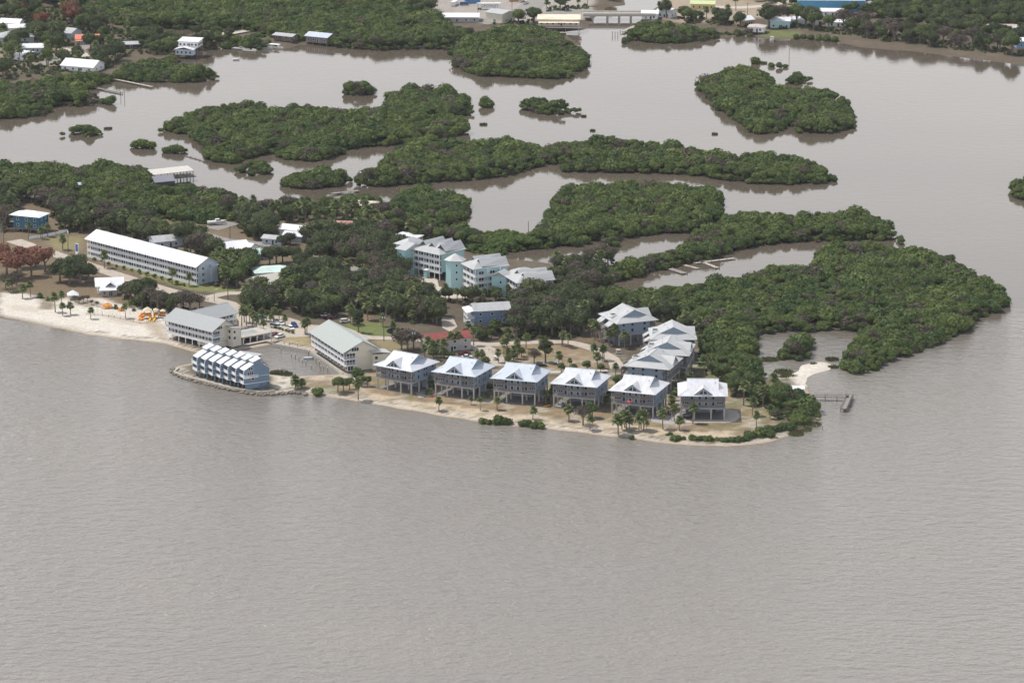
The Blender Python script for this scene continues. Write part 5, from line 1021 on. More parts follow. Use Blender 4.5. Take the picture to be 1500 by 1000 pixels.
def limbs(seed, H, r0, n, spread, m):
    r = random.Random(seed); b = MB(); k = H * .55
    b.tube([(0, 0, -.4), (.05, 0, H * .3), (r.uniform(-.2, .2), r.uniform(-.2, .2), k), (r.uniform(-.3, .3), r.uniform(-.3, .3), H * .9)], [r0 * 1.25, r0, r0 * .7, r0 * .25])
    for i in range(n):
        a = i * 6.283 / n + r.uniform(-.4, .4); z = H * r.uniform(.35, .6)
        b.tube([(0, 0, z), (math.cos(a) * spread * .5, math.sin(a) * spread * .5, z + H * .2), (math.cos(a) * spread, math.sin(a) * spread, z + H * .34)], [r0 * .5, r0 * .35, r0 * .12], 5)
    return b.mesh('trunk', m)
def ptrunk(seed, H):
    r = random.Random(seed); dx, dy = r.uniform(-.35, .35), r.uniform(-.35, .35); b = MB()
    b.tube([(0, 0, -.4), (dx * .2, dy * .2, H * .4), (dx * .6, dy * .6, H * .75), (dx, dy, H)], [.30, .22, .21, .26], 7); return b.mesh('trunk', PBARK), (dx, dy, H)
def low_mesh(name, material, *a, **k): return crown_mesh(name, material, *a, **k)
TK = {}
def add_kind(kind, items): TK[kind] = items         # (trunk mesh, crown mesh, crown offset)
PH = [palm_mesh(i) for i in range(4)]
add_kind('palm', [(lambda t: (t[0], PH[i % 4], t[1]))(ptrunk(i, (5.2, 6.4, 7.2, 5.8, 6.9)[i % 5])) for i in range(7)])
add_kind('low palm', [(lambda t: (t[0], PH[i % 4], t[1]))(ptrunk(20 + i, (1.6, 2.4, 3.0)[i % 3])) for i in range(4)])
add_kind('oak', [(limbs(i, 6.5, .38, 6, 2.6, BARK), low_mesh('crown', LO, 200 + i, 4.4, .72, 13, 1500, .36, .74), (0, 0, 5.0)) for i in range(5)])
add_kind('green', [(limbs(30 + i, 6.0, .3, 5, 2.0, BARK), low_mesh('crown', LG, 230 + i, 3.5, .85, 11, 1200, .34, .74), (0, 0, 4.7)) for i in range(5)])
add_kind('bare', [(limbs(60 + i, 6.5, .34, 9, 2.7, mat('grey_bark', (.2, .17, .15), .9, .3, 3, .4)), low_mesh('crown', LD, 260 + i, 3.9, .8, 14, 1500, .27, .0), (0, 0, 4.6)) for i in range(4)])
add_kind('rusty', [(limbs(90 + i, 7.0, .36, 7, 2.2, BARK), low_mesh('crown', LR, 290 + i, 3.9, .9, 14, 1500, .32, .55), (0, 0, 5.2)) for i in range(3)])
add_kind('pine', [(limbs(110 + i, 8, .32, 8, 1.6, BARK), low_mesh('crown', LO, 310 + i, 3.0, 1.9, 15, 1500, .32, .66, (.35, .5)), (0, 0, 5.2)) for i in range(2)])
add_kind('bush', [(limbs(130 + i, 1.8, .12, 5, .9, BARK), low_mesh('crown', LM, 330 + i, 2.0, .75, 8, 620, .28, .76), (0, 0, 1.25)) for i in range(4)])
KN = {'palm': ('sabal_palm', 'palm tree', 'sabal palm'), 'low palm': ('sabal_palm', 'palm tree', 'short young sabal palm'), 'oak': ('live_oak', 'tree', 'dark green oak'), 'green': ('broadleaf_tree', 'tree', 'mid-green leafy tree'), 'bare': ('thinning_tree', 'tree', 'grey-brown thinly leaved tree'),
      'rusty': ('cypress_tree', 'tree', 'rust-red tree'), 'pine': ('pine_tree', 'tree', 'upright dark pine'), 'bush': ('mangrove_bush', 'bush', 'low mangrove bush')}
def side(p, ctr): return ('back' if p[1] > ctr[1] else 'front') + (' east' if p[0] > ctr[0] else ' west')
TPOS = []; trr = random.Random(11)
def tree(kind, x, y, s, label, group, z=LZ):
    if len(label.replace('-', ' ').split()) > 16: label = label.rsplit(',', 1)[0]
    T = TK[kind]; i = trr.randrange(len(T)); tm, cm, off = T[i]; nm, cat_, _ = KN[kind]
    o = thing(nm, label, cat_, (x, y, z), trr.random() * 6.283, group); k = s; o.scale = (k * trr.uniform(.92, 1.08), k * trr.uniform(.92, 1.08), k * trr.uniform(.9, 1.1))
    obj('trunk', tm, o); obj('crown', cm, o, off); TPOS.append((x, y)); return o
def at(kind, spots, where, scale=1.0, jit=.1):
    """trees standing at marked spots; where: a phrase, or one phrase for each"""
    n = len(spots); ctr = np.median(np.array([G(q[0], q[1]) for q in spots]), axis=0)
    for i, q in enumerate(spots):
        u, v = q[0], q[1]; s = (q[2] if len(q) > 2 else scale) * (1 + trr.uniform(-jit, jit)); x, y = G(u, v)
        sz = 'tall ' if s > 1.15 * scale else ('small ' if s < .85 * scale else '')
        lab = sz + KN[kind][2] + ' ' + (where + (', ' + side((x, y), ctr) + ' side' if n > 4 else '') if isinstance(where, str) else where[i]); zz = LZ
        if kind == 'bush' and s > .62: (x, y), zz = P(u, v, 0), -.55 * s
        tree(kind, x, y, s, lab, KN[kind][2] + 's ' + (where if isinstance(where, str) else 'along the beach'), zz)
def seg_hits(pts, polys):
    """which of pts lie in any of the polygons (boxes first)"""
    r = np.zeros(len(pts), bool)
    for F in polys:
        A = np.array(F); lo, hi = A.min(0), A.max(0); k = ~r & (pts[:, 0] >= lo[0]) & (pts[:, 0] <= hi[0]) & (pts[:, 1] >= lo[1]) & (pts[:, 1] <= hi[1])
        if k.any(): i = np.nonzero(k)[0]; r[i] = inside(pts[i], F)
    return r
def free(pts, front=True, gap=2.6):
    """drop points on buildings, on roads, right in front of a facade or on another tree"""
    pts = np.asarray(pts); bad = seg_hits(pts, FOOT) | seg_hits(pts, ROADS) | seg_hits(pts + np.array([0, 2.5]), ROADS)
    if front: bad |= seg_hits(pts + np.array([0, 4]), FOOT) | seg_hits(pts + np.array([0, 8]), FOOT)
    if gap and TPOS: bad |= ((pts[:, None, :] - np.array(TPOS)[None]) ** 2).sum(2).min(1) < gap * gap
    return pts[~bad]
GROVES = []
def grove(poly, sp, mix, where, seed, scale=1.0, front=True):
    GROVES.append(poly)
    sp *= 1.27; scale *= 1.13
    pts, d = fill([G(u, v) for u, v in poly], sp, seed); r = random.Random(seed)
    ks, ws = list(mix), list(mix.values()); ctr = np.median(pts, axis=0)
    for p in free(pts, front):
        k = r.choices(ks, ws)[0]; s = scale * r.uniform(.72, 1.18)
        sz = 'tall ' if s > 1.06 * scale else ('small ' if s < .84 * scale else 'mid-sized ')
        tree(k, p[0], p[1], s, sz + KN[k][2] + ' ' + where + ', ' + side(p, ctr) + ' side', KN[k][2] + 's ' + where)
at('palm', [(81, 457, 1.0), (92, 462, .85), (103.5, 460.5, .85), (133, 467, .8), (33, 437, .9), (45, 435, .9), (90, 447, .8), (184, 466, .9), (14, 428, .9)],
   ['at the head of the three beach palms', 'in the middle of the three beach palms', 'nearest the playground of the three beach palms', 'standing alone on the white sand before the playground', 'in the pair at the grassy top of the beach, outer one', 'in the pair at the grassy top of the beach, inner one', 'in front of the small white picnic shelter', 'beside the orange climbing frame', 'by the rust-red trees at the beach top'])
at('palm', [(525, 584, 1.0), (643, 600, .85), (780.5, 614, .85), (833.5, 616, 1.15), (864, 628, .9), (905.5, 635, 1.1), (971, 628, 1.0), (987.6, 616, 1.0), (995, 630, 1.0), (1015, 620, 1.0), (1089, 593, 1.2), (1102, 609, .9), (1108, 627, .8), (1128, 613, .9), (1118, 595, 1.1), (712, 569, .8), (799.7, 592, .8), (886, 577, .9), (627, 568, .8), (690, 592, .5), (704, 601, .7), (728, 600, .8)],
   ['standing alone on the beach west of the first raised house', 'standing alone on the beach before the second raised house', 'behind the shore bushes before the third raised house', 'tall before the fourth raised house', 'on the sand before the fourth raised house', 'at the seaward end of the palm clump', 'between the fifth and last raised houses, westmost', 'beside the lamp between the last two raised houses', 'at the front corner of the last raised house', 'in front of the middle of the last raised house', 'at the mangrove edge past the last house', 'on the lawn past the last house', 'with drooping crown on the lawn past the driveway', 'nearest the pier clump on the point lawn', 'deep in the trees past the last house', 'between the second and third raised houses', 'between the third and fourth raised houses', 'between the fourth and fifth raised houses', 'between the first and second raised houses', 'tiny before the second raised house', 'in the pair before the third raised house, western', 'in the pair before the third raised house, eastern'])
at('palm', [(911, 629), (917.5, 630.5), (922, 631), (936, 630), (939, 628), (943, 630), (947, 633, .6), (915, 626)], 'in the palm clump on the beach before the fifth raised house', 1.0)
at('palm', [(738, 518), (743, 517), (752, 525), (758, 525.5), (770.5, 511), (818.5, 537), (824.5, 506), (832, 509), (869.5, 523), (882, 528), (885, 528), (875, 539), (730, 531, .7), (835, 541, .6), (745, 528, .7), (902, 552, .8), (918, 556, .8), (925, 552, .7), (975, 566, .9), (968, 572, .8)], 'in the courtyard behind the raised houses', .9)
at('palm', [(866, 492), (872, 498), (900, 506), (893, 507), (915, 510), (1032, 560, 1.2), (1000, 566, .8), (1012, 565, .8)], 'at the foot of the grey-roofed raised houses', 1.0)
at('green', [(632, 571, .55), (640, 562, .5), (718, 575, .5), (724, 563, .5), (808, 583, .5), (813, 570, .5), (894, 586, .5), (903, 566, .55), (909, 561, .5), (987, 586, .5), (994, 573, .55), (1082, 575, .6), (1075, 568, .6)], 'in the gaps between the raised houses', .53, .1)
at('low palm', [(628, 577), (636, 566), (712, 582), (721, 569), (802, 590), (811, 576), (889, 593), (898, 577), (906, 563), (983, 592), (991, 579), (700, 546), (786, 556), (870, 562, .8), (958, 572, .8)], 'in the gaps between the raised houses', .9, .15)
at('green', [(752, 530, .5), (764, 522, .55), (745, 535, .5), (822, 545, .5), (842, 546, .5), (860, 545, .55), (880, 545, .5), (736, 508, .5), (712, 538, .6), (706, 528, .5)], 'scattered in the courtyard behind the raised houses', .53, .1)
at('pine', [(799, 531, 1.0)], 'in the middle of the dry courtyard lawn'); at('pine', [(525, 487, 1.0)], 'behind the marina hotel on the green lawn', 1.0); at('pine', [(976, 27, 1.3), (967, 25, 1.1)], ['at the bridge head, taller of two', 'at the bridge head, shorter of two'])
at('bare', [(782.5, 532, .75)], 'beside the pine on the courtyard lawn'); at('bare', [(854, 622, 1.0)], 'in front of the fourth raised house on the beach'); at('green', [(868, 612, .8)], 'under the fourth raised house front')
at('palm', [(354, 478), (361, 477), (370, 481), (386, 489), (366, 474), (376, 482), (358, 472), (383, 470), (390, 471, .75), (397, 479, .75), (401, 471, .75), (409, 469, .75), (418, 477, .75)], 'around the hotel car park', .9)
at('palm', [(447, 489, 1.2), (449.5, 489, 1.0), (513, 475, 1.0), (517, 474, 1.0), (538.6, 469, 1.1), (582, 501, .9), (576, 488, .8), (604, 472, .9), (560, 478, .7)], 'around the marina hotel lawn', 1.0)
at('green', [(495, 574, .8), (503, 573, .65), (523, 561, .8), (538, 566, .55), (530, 566, .6), (512, 570, .6)], 'on the sandy bank east of the marina', .8, .05)
at('low palm', [(433, 568, 1.0), (441, 567, .9), (438, 569, .8)], 'on the sand beside the townhouse seawall', 1.0)
at('palm', [(627, 518), (634, 523), (642, 518), (651, 523, .9), (662, 514, .9), (670, 513, .9), (648, 529, .8), (622, 525, .7), (699, 530, .7), (705, 531, .7), (583, 503, 1.0), (694, 506, .9), (757, 515, .9)], 'around the red-roofed house', 1.0)
at('bare', [(588, 512, 1.1), (597, 513, 1.1), (606, 510, .9)], 'between the marina hotel and the red-roofed house', 1.1); at('green', [(635, 528, .7), (650, 524, .7), (660, 528, .6)], 'in front of the red-roofed house', .7)
at('rusty', [(10, 402, 1.35), (26, 408, 1.3), (46, 404, 1.4), (66, 398, 1.3), (30, 392, 1.2), (52, 390, 1.25), (5, 388, 1.2)], 'in the rust-red stand above the beach', 1.3, .05)
at('rusty', [(103, 34, 1.5), (108, 38, 1.3), (62, 42, 1.2), (30, 22, 1.0)], 'among the houses of the west town', 1.3); at('bare', [(8, 422, .9), (18, 426, .9), (24, 418, .8)], 'at the beach top below the rust-red stand', .9)
at('palm', [(153, 393, 1.0), (252, 416, 1.0), (277, 419, .8), (92, 366, 1.0), (60, 350, .8), (70, 347, .8), (42, 346, .8)], 'on the lawn along the motel road', 1.0)
at('bush', [(138 + i * 11, 382 + i * 3.05, .55) for i in range(13)], 'clipped in the hedge in front of the long motel', .55, .15)
at('bush', [(404 + i * 5, 481 + i * 1.5, .42) for i in range(6)], 'in the clipped row inside the car park', .42, .1)
at('bush', [(925, 643, .7), (987, 646, 1.35), (980, 640, .8), (1000, 645, .8), (1015.6, 646, 1.1), (1025, 646, .9), (1037, 647, 1.15), (1050, 647, .8), (1061, 648, 1.1), (1072, 648, 1.0), (1080, 648, 1.1), (1092, 646, 1.2), (1100, 643, 1.5), (1112, 640, 1.6), (1124, 637, 1.5), (1136, 633, 1.4), (1148, 630, 1.5), (1158, 631, 1.2), (1128, 641, 1.2)], 'in the fringe of bushes along the point shore', 1.1, .08)
at('bush', [(708, 620, 1.1), (716, 621, .8), (733, 620, 1.5), (742, 622, 1.2), (726, 622, .9)], 'in the bushes at the waterline before the third raised house', 1.2); at('bush', [(764, 624, 1.0), (772, 624, 1.2), (783, 626, 1.2), (792, 627, 1.0)], 'in the bushes at the waterline before the fourth raised house', 1.1); at('bush', [(465, 579, 1.5)], 'alone at the water edge east of the townhouse seawall', 1.5)
at('bush', [(712, 156, 2.1), (708, 157, 1.5), (717, 157, 1.6)], 'of the tiny islet in the upper lagoon', 1.8); at('bush', [(202, 216, 1.9), (212, 216, 2.2), (222, 217, 1.8), (196, 216, 1.3)], 'of the western twin islet in the lagoon', 1.9); at('bush', [(246, 224, 1.5), (255, 224, 2.0), (264, 224, 1.7), (271, 223, .9)], 'of the eastern twin islet in the lagoon', 1.7); at('bush', [(1130, 98, 1.2), (1142, 100, 1.2), (1152, 99, 1.0), (1108, 93, 1.8)], 'of the reedy islet in the northeast lagoon', 1.2)
at('oak', [(357, 389, 1.0), (367, 387, .9), (346, 388, .8), (395, 388, 1.0), (405, 386, 1.0), (414, 384, .9)], 'beside the white-roofed village houses', 1.0); at('oak', [(88, 412, 1.2), (102, 416, 1.2), (118, 416, 1.2), (130, 412, 1.0), (96, 404, 1.1), (112, 406, 1.2)], 'in the dark clump above the picnic shelter', 1.15)
at('oak', [(430, 386, .9), (440, 390, .9), (455, 386, 1.0), (468, 380, 1.0), (478, 374, .9), (443, 400, .8), (462, 402, .9), (425, 358, .8), (414, 362, .7)], 'around the village crossroads', .9)
at('bush', [(1165, 57, 1.4), (1176, 57, 1.3), (1187, 58, 1.3), (1198, 59, 1.4), (1210, 60, 1.5), (1222, 61, 1.4)], 'along the east shore beside the lawn', 1.4)
grove([(1062, 566), (1110, 570), (1150, 572), (1156, 592), (1136, 606), (1118, 600), (1092, 586), (1070, 580)], 4.2, {'green': .55, 'palm': .45}, 'past the last raised house', 31, .85, False)
grove([(1024, 500), (1046, 548), (1066, 560), (1052, 562), (1030, 545), (1020, 515)], 4.2, {'green': .7, 'palm': .3}, 'beside the nearest grey-roofed raised house', 32, .7, False)
at('bare', [(110, 442, .38), (116, 444, .42), (122, 443, .4), (128, 441, .36), (134, 446, .3), (142, 449, .28)], 'low and shrubby between the picnic shelter and the beach building', .38)
at('low palm', [(170, 452, .6), (190, 450, .7), (196, 455, .5), (236, 462, .6), (60, 436, .7), (70, 440, .6)], 'at the back of the white beach', .65)
D_ = {'oak': .45, 'bare': .25, 'green': .15, 'palm': .15}
grove([(110, 312), (160, 315), (225, 330), (235, 338), (290, 352), (325, 372), (322, 388), (290, 375), (240, 360), (180, 345), (135, 335)], 5.2, D_, 'behind the long motel', 1)
grove([(0, 295), (20, 292), (28, 312), (22, 335), (0, 345)], 4.8, {'palm': .5, 'oak': .3, 'bare': .2}, 'west of the deep teal house', 2); grove([(60, 300), (110, 304), (130, 335), (118, 342), (88, 338), (76, 322)], 5, {'oak': .55, 'bare': .25, 'palm': .2}, 'between the deep teal house and the motel', 3)
grove([(0, 268), (40, 276), (70, 294), (60, 302), (0, 296)], 5, {'palm': .6, 'green': .4}, 'along the lane above the teal house', 4)
grove([(178, 430), (200, 434), (225, 440), (262, 450), (285, 450), (300, 452), (292, 460), (262, 462), (236, 456), (205, 452), (182, 446)], 4.6, {'oak': .5, 'bare': .5}, 'between the playground and the motel road', 5, .95, False)
grove([(318, 384), (345, 390), (372, 395), (368, 404), (352, 416), (340, 426), (318, 422), (302, 408)], 4.6, {'green': .5, 'palm': .35, 'oak': .15}, 'at the east end of the motel', 6)
grove([(345, 322), (380, 324), (402, 332), (396, 354), (375, 352), (352, 342)], 5, {'oak': .7, 'green': .2, 'bare': .1}, 'around the gravel yard', 7)
grove([(330, 316), (400, 310), (470, 310), (540, 310), (565, 325), (572, 345), (540, 352), (500, 345), (470, 332), (420, 325), (380, 322), (340, 324)], 5, {'palm': .6, 'bare': .2, 'green': .2}, 'along the lagoon edge of the village', 8)
grove([(450, 350), (500, 350), (560, 350), (585, 352), (596, 372), (598, 398), (590, 404), (598, 428), (580, 440), (560, 424), (535, 404), (500, 392), (500, 380), (455, 376)], 5.4, {'oak': .5, 'bare': .28, 'green': .12, 'palm': .1}, 'in the big grove west of the condominium', 9, 1.1, False)
grove([(355, 442), (385, 428), (425, 415), (460, 420), (500, 405), (545, 412), (590, 428), (612, 438), (640, 448), (640, 462), (602, 472), (575, 468), (548, 460), (505, 455), (480, 470), (450, 462), (420, 455), (395, 460), (360, 456)], 4.6, {'palm': .5, 'oak': .26, 'bare': .14, 'green': .1}, 'in the dense grove above the car park', 10)
grove([(600, 442), (640, 449), (645, 462), (640, 476), (604, 474)], 4.6, {'palm': .45, 'oak': .4, 'bare': .15}, 'west of the slate blue house', 11); grove([(752, 452), (800, 436), (835, 428), (868, 455), (862, 480), (850, 492), (790, 496), (755, 496), (750, 478)], 4.9, {'oak': .5, 'bare': .3, 'green': .1, 'palm': .1}, 'east of the slate blue house', 12, 1.05, False)
grove([(664, 482), (690, 486), (745, 482), (752, 496), (700, 499), (690, 494)], 4.4, {'green': .5, 'bare': .2, 'palm': .3}, 'in front of the slate blue house', 13, .62, False); grove([(640, 436), (700, 440), (740, 436), (800, 430), (800, 436), (760, 444), (700, 446), (660, 446)], 4.5, {'palm': .5, 'oak': .3, 'green': .2}, 'at the foot of the condominium', 14, .7, False)
grove([(800, 395), (830, 395), (860, 412), (900, 418), (905, 428), (850, 440), (820, 424)], 5, {'oak': .6, 'palm': .25, 'bare': .15}, 'between the condominium and the creek', 15, 1.0, False); grove([(560, 308), (600, 342), (640, 348), (690, 366), (640, 356), (590, 350), (565, 335)], 5, {'green': .4, 'bare': .3, 'palm': .3}, 'along the shore behind the condominium', 16, .9, False)
grove([(800, 398), (850, 404), (900, 392), (920, 386), (900, 380), (850, 384), (815, 385)], 5.5, {'oak': .5, 'palm': .3, 'bare': .2}, 'on the creek spit', 22, .9, False)
grove([(865, 452), (900, 446), (960, 462), (1020, 478), (1040, 505), (1024, 492), (960, 468), (900, 460)], 4.6, {'green': .5, 'palm': .3, 'oak': .2}, 'behind the grey-roofed raised houses', 17, .9, False)
grove([(0, 14), (60, 14), (118, 22), (122, 30), (180, 44), (235, 58), (230, 62), (180, 84), (165, 100), (80, 110), (0, 118)], 10.5, {'oak': .45, 'palm': .3, 'green': .25}, 'among the west town houses', 18, 1.1)
grove([(1125, 42), (1200, 46), (1260, 56), (1340, 66), (1500, 84), (1500, 74), (1340, 54), (1200, 34), (1130, 30)], 8.0, {'oak': .5, 'bare': .25, 'green': .25}, 'along the east town shore', 23, 1.2, False)
grove([(195, 58), (240, 56), (262, 60), (300, 50), (345, 44), (345, 60), (300, 72), (262, 82), (205, 80)], 5.5, {'oak': .4, 'green': .6}, 'along the causeway', 33, .8, False)
PROTO['town'] = [bpy.data.objects.new('town_crown', m_) for m_ in [t[1] for t in TK['oak'][:3]] + [t[1] for t in TK['green'][:3]]]; NG['town'] = scatter_tree('town')
for k, (poly, sp_, lab_) in enumerate((([(-60, -60), (130, -60), (118, 16), (60, 12), (0, 12), (-60, 14)], 7.5, 'far wood behind the west town'), ([(560, -60), (905, -60), (905, 4), (860, -12), (720, -16), (600, 2)], 9, 'far wood behind the harbour lots'), ([(1060, -60), (1600, -60), (1600, 80), (1500, 68), (1330, 38), (1260, 26), (1120, 8), (1060, -8)], 8, 'far wood around the east town houses'))):
    p, d = fill([G(u, v) for u, v in poly], sp_, 300 + k); p = free(p); r = np.random.default_rng(k); sc = .85 + .45 * r.random(len(p))
    scatter('distant_wood', 'town', np.column_stack([p, LZ + 4.2 * sc]), np.column_stack([sc, sc, sc]), 310 + k, lab_, 'trees')
grove([(540, -2), (560, 2), (600, 14), (640, 14), (640, 24), (600, 24), (556, 16), (530, 8)], 6.5, {'oak': .5, 'green': .5}, 'at the west end of the harbour lots', 24, 1.0, False); grove([(690, 26), (720, 32), (790, 30), (786, 36), (700, 36)], 6, {'green': .6, 'oak': .4}, 'between the harbour blocks and the mangroves', 25, .9, False); grove([(800, 12), (866, 8), (866, 14), (800, 18)], 7, {'oak': .5, 'palm': .5}, 'along the harbour road verge', 26, .9, False); grove([(990, 26), (1080, 30), (1100, 40), (1060, 38), (1000, 34)], 7, {'green': .5, 'oak': .5}, 'between the east road and the mangroves', 27, .85, False)
at('palm', [(1065, 32, 1.1), (1035, 28, 1.0), (1078, 16, 1.0), (1180, 14, 1.0), (1148, 16, .9)], 'by the road across the bridge', 1.0)
# ---------------------------------------------------------------- vehicles
TYRE = mat('tyre_rubber', (.025, .025, .027), .9, .2, 4); RIM = mat('wheel_rim', (.4, .4, .42), .4, .1, 3, 0, .6); LAMP = mat('lamp_lens', (.6, .6, .58), .2); REDL = mat('tail_lens', (.35, .03, .03), .3)
def prism(b, pr, w, m=0, w2=None):
    n = len(pr); w2 = w2 or [w] * n
    b.add([(x, -a, z) for (x, z), a in zip(pr, w2)] + [(x, a, z) for (x, z), a in zip(pr, w2)], [tuple(range(n)), tuple(range(n, 2 * n))[::-1]] + [(i + n, (i + 1) % n + n, (i + 1) % n, i) for i in range(n)], m)
CARK = {'sedan': ([(-2.3, .35), (2.3, .35), (2.35, .7), (1.2, .92), (-1.6, .95), (-2.3, .85)], [(-1.7, .93), (1.15, .9), (.45, 1.42), (-.95, 1.44)], [(-.98, 1.42), (.48, 1.40), (.4, 1.47), (-.9, 1.49)], 1.4),
        'suv': ([(-2.35, .4), (2.35, .4), (2.4, .85), (1.3, 1.05), (-2.35, 1.1)], [(-2.3, 1.08), (1.25, 1.04), (.6, 1.68), (-2.0, 1.7)], [(-2.05, 1.68), (.65, 1.66), (.55, 1.76), (-1.95, 1.78)], 1.45),
        'pickup': ([(-2.85, .5), (2.75, .5), (2.8, 1.0), (1.5, 1.15), (-.9, 1.15), (-.9, 1.1), (-2.85, 1.1)], [(-.85, 1.12), (1.45, 1.12), (.8, 1.75), (-.6, 1.77)], [(-.65, 1.75), (.85, 1.73), (.75, 1.83), (-.55, 1.85)], 1.8),
        'van': ([(-2.8, .4), (2.7, .4), (2.75, 1.0), (2.2, 1.2), (-2.8, 1.2)], [(-2.75, 1.18), (2.15, 1.18), (1.5, 1.95), (-2.7, 2.0)], [(-2.75, 1.6), (1.6, 1.85), (1.3, 2.2), (-2.7, 2.25)], 1.7)}
def vehicle(kind, color, u, v, ang, label, z=LZ + .06, group=None):
    x, y = P(u, v, z); o = thing({'sedan': 'parked_car', 'suv': 'parked_car', 'pickup': 'pickup_truck', 'van': 'parked_van'}[kind], label, {'sedan': 'car', 'suv': 'car', 'pickup': 'pickup truck', 'van': 'van'}[kind], (x, y, z), R(ang), group)
    body, cab, top, wb = CARK[kind]; k = kind + color.name
    obj('body', sh('body ' + k, lambda b: prism(b, body, .92), color), o); obj('cabin_glass', sh('cabin ' + k, lambda b: prism(b, cab, .85, 0, [.88, .88, .7, .7]), GLASS), o); obj('roof_panel', sh('roofp ' + k, lambda b: prism(b, top, .71), color), o)
    def wl(b): b.cyl(0, 0, -.12, .12, .36, None, 14); b.cyl(0, 0, .12, .13, .2, None, 10, 1)
    wm = sh('wheel', wl, [TYRE, RIM])
    for sx in (-1, 1):
        for sy in (-1, 1): w_ = obj('wheel', wm, o, (sx * wb, sy * .86, .36)); w_.rotation_euler = (R(-90) if sy > 0 else R(90), 0, 0)
    def hl(b): b.box(-.05, .05, -.18, .18, -.08, .08)
    for sy in (-.6, .6): obj('headlight', sh('headlight', hl, LAMP), o, (body[2][0] - .06, sy, .8)); obj('tail_light', sh('tail_light', hl, REDL), o, (body[0][0] - .0, sy, .85))
    if kind == 'pickup': obj('cargo_bed', sh('bed', lambda b: b.box(-2.7, -1.0, -.75, .75, 1.09, 1.115), TYRE), o)
    return o
CW, CB, CR, CK, CG, CBL = mat('white_car_paint', (.75, .75, .74), .25, .03), mat('blue_car_paint', (.03, .07, .25), .25, .03), mat('maroon_car_paint', (.18, .015, .03), .25, .03), mat('black_car_paint', (.02, .02, .022), .25, .03), mat('silver_car_paint', (.42, .43, .44), .3, .03, metal=.3), mat('teal_car_paint', (.05, .2, .22), .3, .03)
for k, c_, u, v, a, lb in (('pickup', CW, 410, 494.5, -130, 'white pickup truck parked at the marina lawn'), ('sedan', CR, 402, 491, -130, 'dark maroon car parked beside the white pickup'), ('suv', CB, 431.5, 478, -68, 'deep blue car parked at the end of the hotel car park'), ('suv', CW, 426, 482.5, -68, 'white car next to the deep blue car'), ('sedan', CW, 412, 475, -68, 'white car under the car park palms'), ('sedan', CG, 405, 472, -68, 'silver car at the west end of the car park palm row'), ('van', CW, 404, 480, -30, 'white van beside the clipped car park hedge'), ('sedan', CG, 362, 484, 15, 'silver car by the pool terrace'), ('sedan', CBL, 383, 466, 20, 'teal car at the back of the car park'),
    ('pickup', CR, 680, 519, 12, 'dark red pickup truck before the red-roofed house'), ('sedan', CW, 684, 524, 12, 'white car in front of the dark red pickup'), ('suv', CK, 793, 536, -8, 'black car on the courtyard lawn behind the third raised house'), ('suv', CK, 1008, 612, 3, 'black car parked under the last raised house'), ('suv', CR, 978, 606, -40, 'maroon car in the drive between the last two raised houses'), ('suv', CW, 822, 595, 70, 'white car parked under the fourth raised house'), ('suv', CW, 83, 290, -12, 'white car on the lane above the teal house'), ('pickup', CW, 488, 388, -25, 'white pickup on the village road'), ('sedan', CG, 496, 392, -25, 'silver car behind the white village pickup'),
    ('suv', CW, 506, 472, 20, 'white car at the edge of the grove behind the marina hotel'), ('sedan', CW, 477, 463, 20, 'white car among the palms above the car park'), ('sedan', CR, 484, 466, 15, 'red car among the palms above the car park'), ('suv', CK, 585, 407, -40, 'black car at the condominium entrance'), ('sedan', CW, 577, 414, -40, 'white car under the oaks by the condominium'), ('suv', CK, 775, 17, 5, 'black car on the harbour asphalt'), ('pickup', CW, 770, 6, 70, 'white pickup at the harbour, nearer the road'), ('pickup', CW, 764, 3, 70, 'white pickup at the harbour, beside another white one'), ('suv', CG, 803, 6, 110, 'silver car parked across the harbour road'), ('sedan', CW, 808, 10, 110, 'white car parked across the harbour road'), ('sedan', CG, 757, 24, 60, 'silver car behind the cream harbour block'), ('suv', CW, 766, 27, 60, 'white car behind the cream harbour block'), ('sedan', CK, 1028, 27, 0, 'black car on the road east of the bridge'), ('suv', CW, 985, 19, 0, 'white car coming off the bridge'), ('suv', CW, 637, 3, 30, 'white car on the harbour lot near the turquoise shed'), ('van', CB, 680, 8, 10, 'blue van behind the long white warehouse')):
    vehicle(k, c_, u, v, a, lb)
def golf_cart(u, v, a, label):
    o = thing('golf_cart', label, 'golf cart', (*G(u, v), LZ), R(a))
    for n, f, m_ in (('body', lambda b: (b.box(-1.1, 1.1, -.55, .55, .3, .55), b.box(.7, 1.15, -.5, .5, .55, .95), b.box(-1.1, -.5, -.55, .55, .55, .95)), CW), ('seat', lambda b: (b.box(-.5, .1, -.5, .5, .55, .8), b.box(-.55, -.45, -.5, .5, .8, 1.3)), TANW), ('canopy', lambda b: b.box(-1.2, .9, -.62, .62, 1.85, 1.93), CW), ('canopy_frame', lambda b: [b.box(x - .03, x + .03, y - .03, y + .03, .5, 1.86) for x in (-1.0, .75) for y in (-.5, .5)], TYRE)): obj(n, sh('cart ' + n, f, m_), o)
    wm = sh('cart wheel', lambda b: b.cyl(0, 0, -.09, .09, .24, None, 12), TYRE)
    for sx in (-.75, .75):
        for sy in (-.5, .5): obj('wheel', wm, o, (sx, sy, .24)).rotation_euler = (R(90), 0, 0)
golf_cart(906, 518, -10, 'white golf cart parked by the first grey-roofed raised house'); golf_cart(726, 527, 60, 'white golf cart on the drive behind the second raised house')
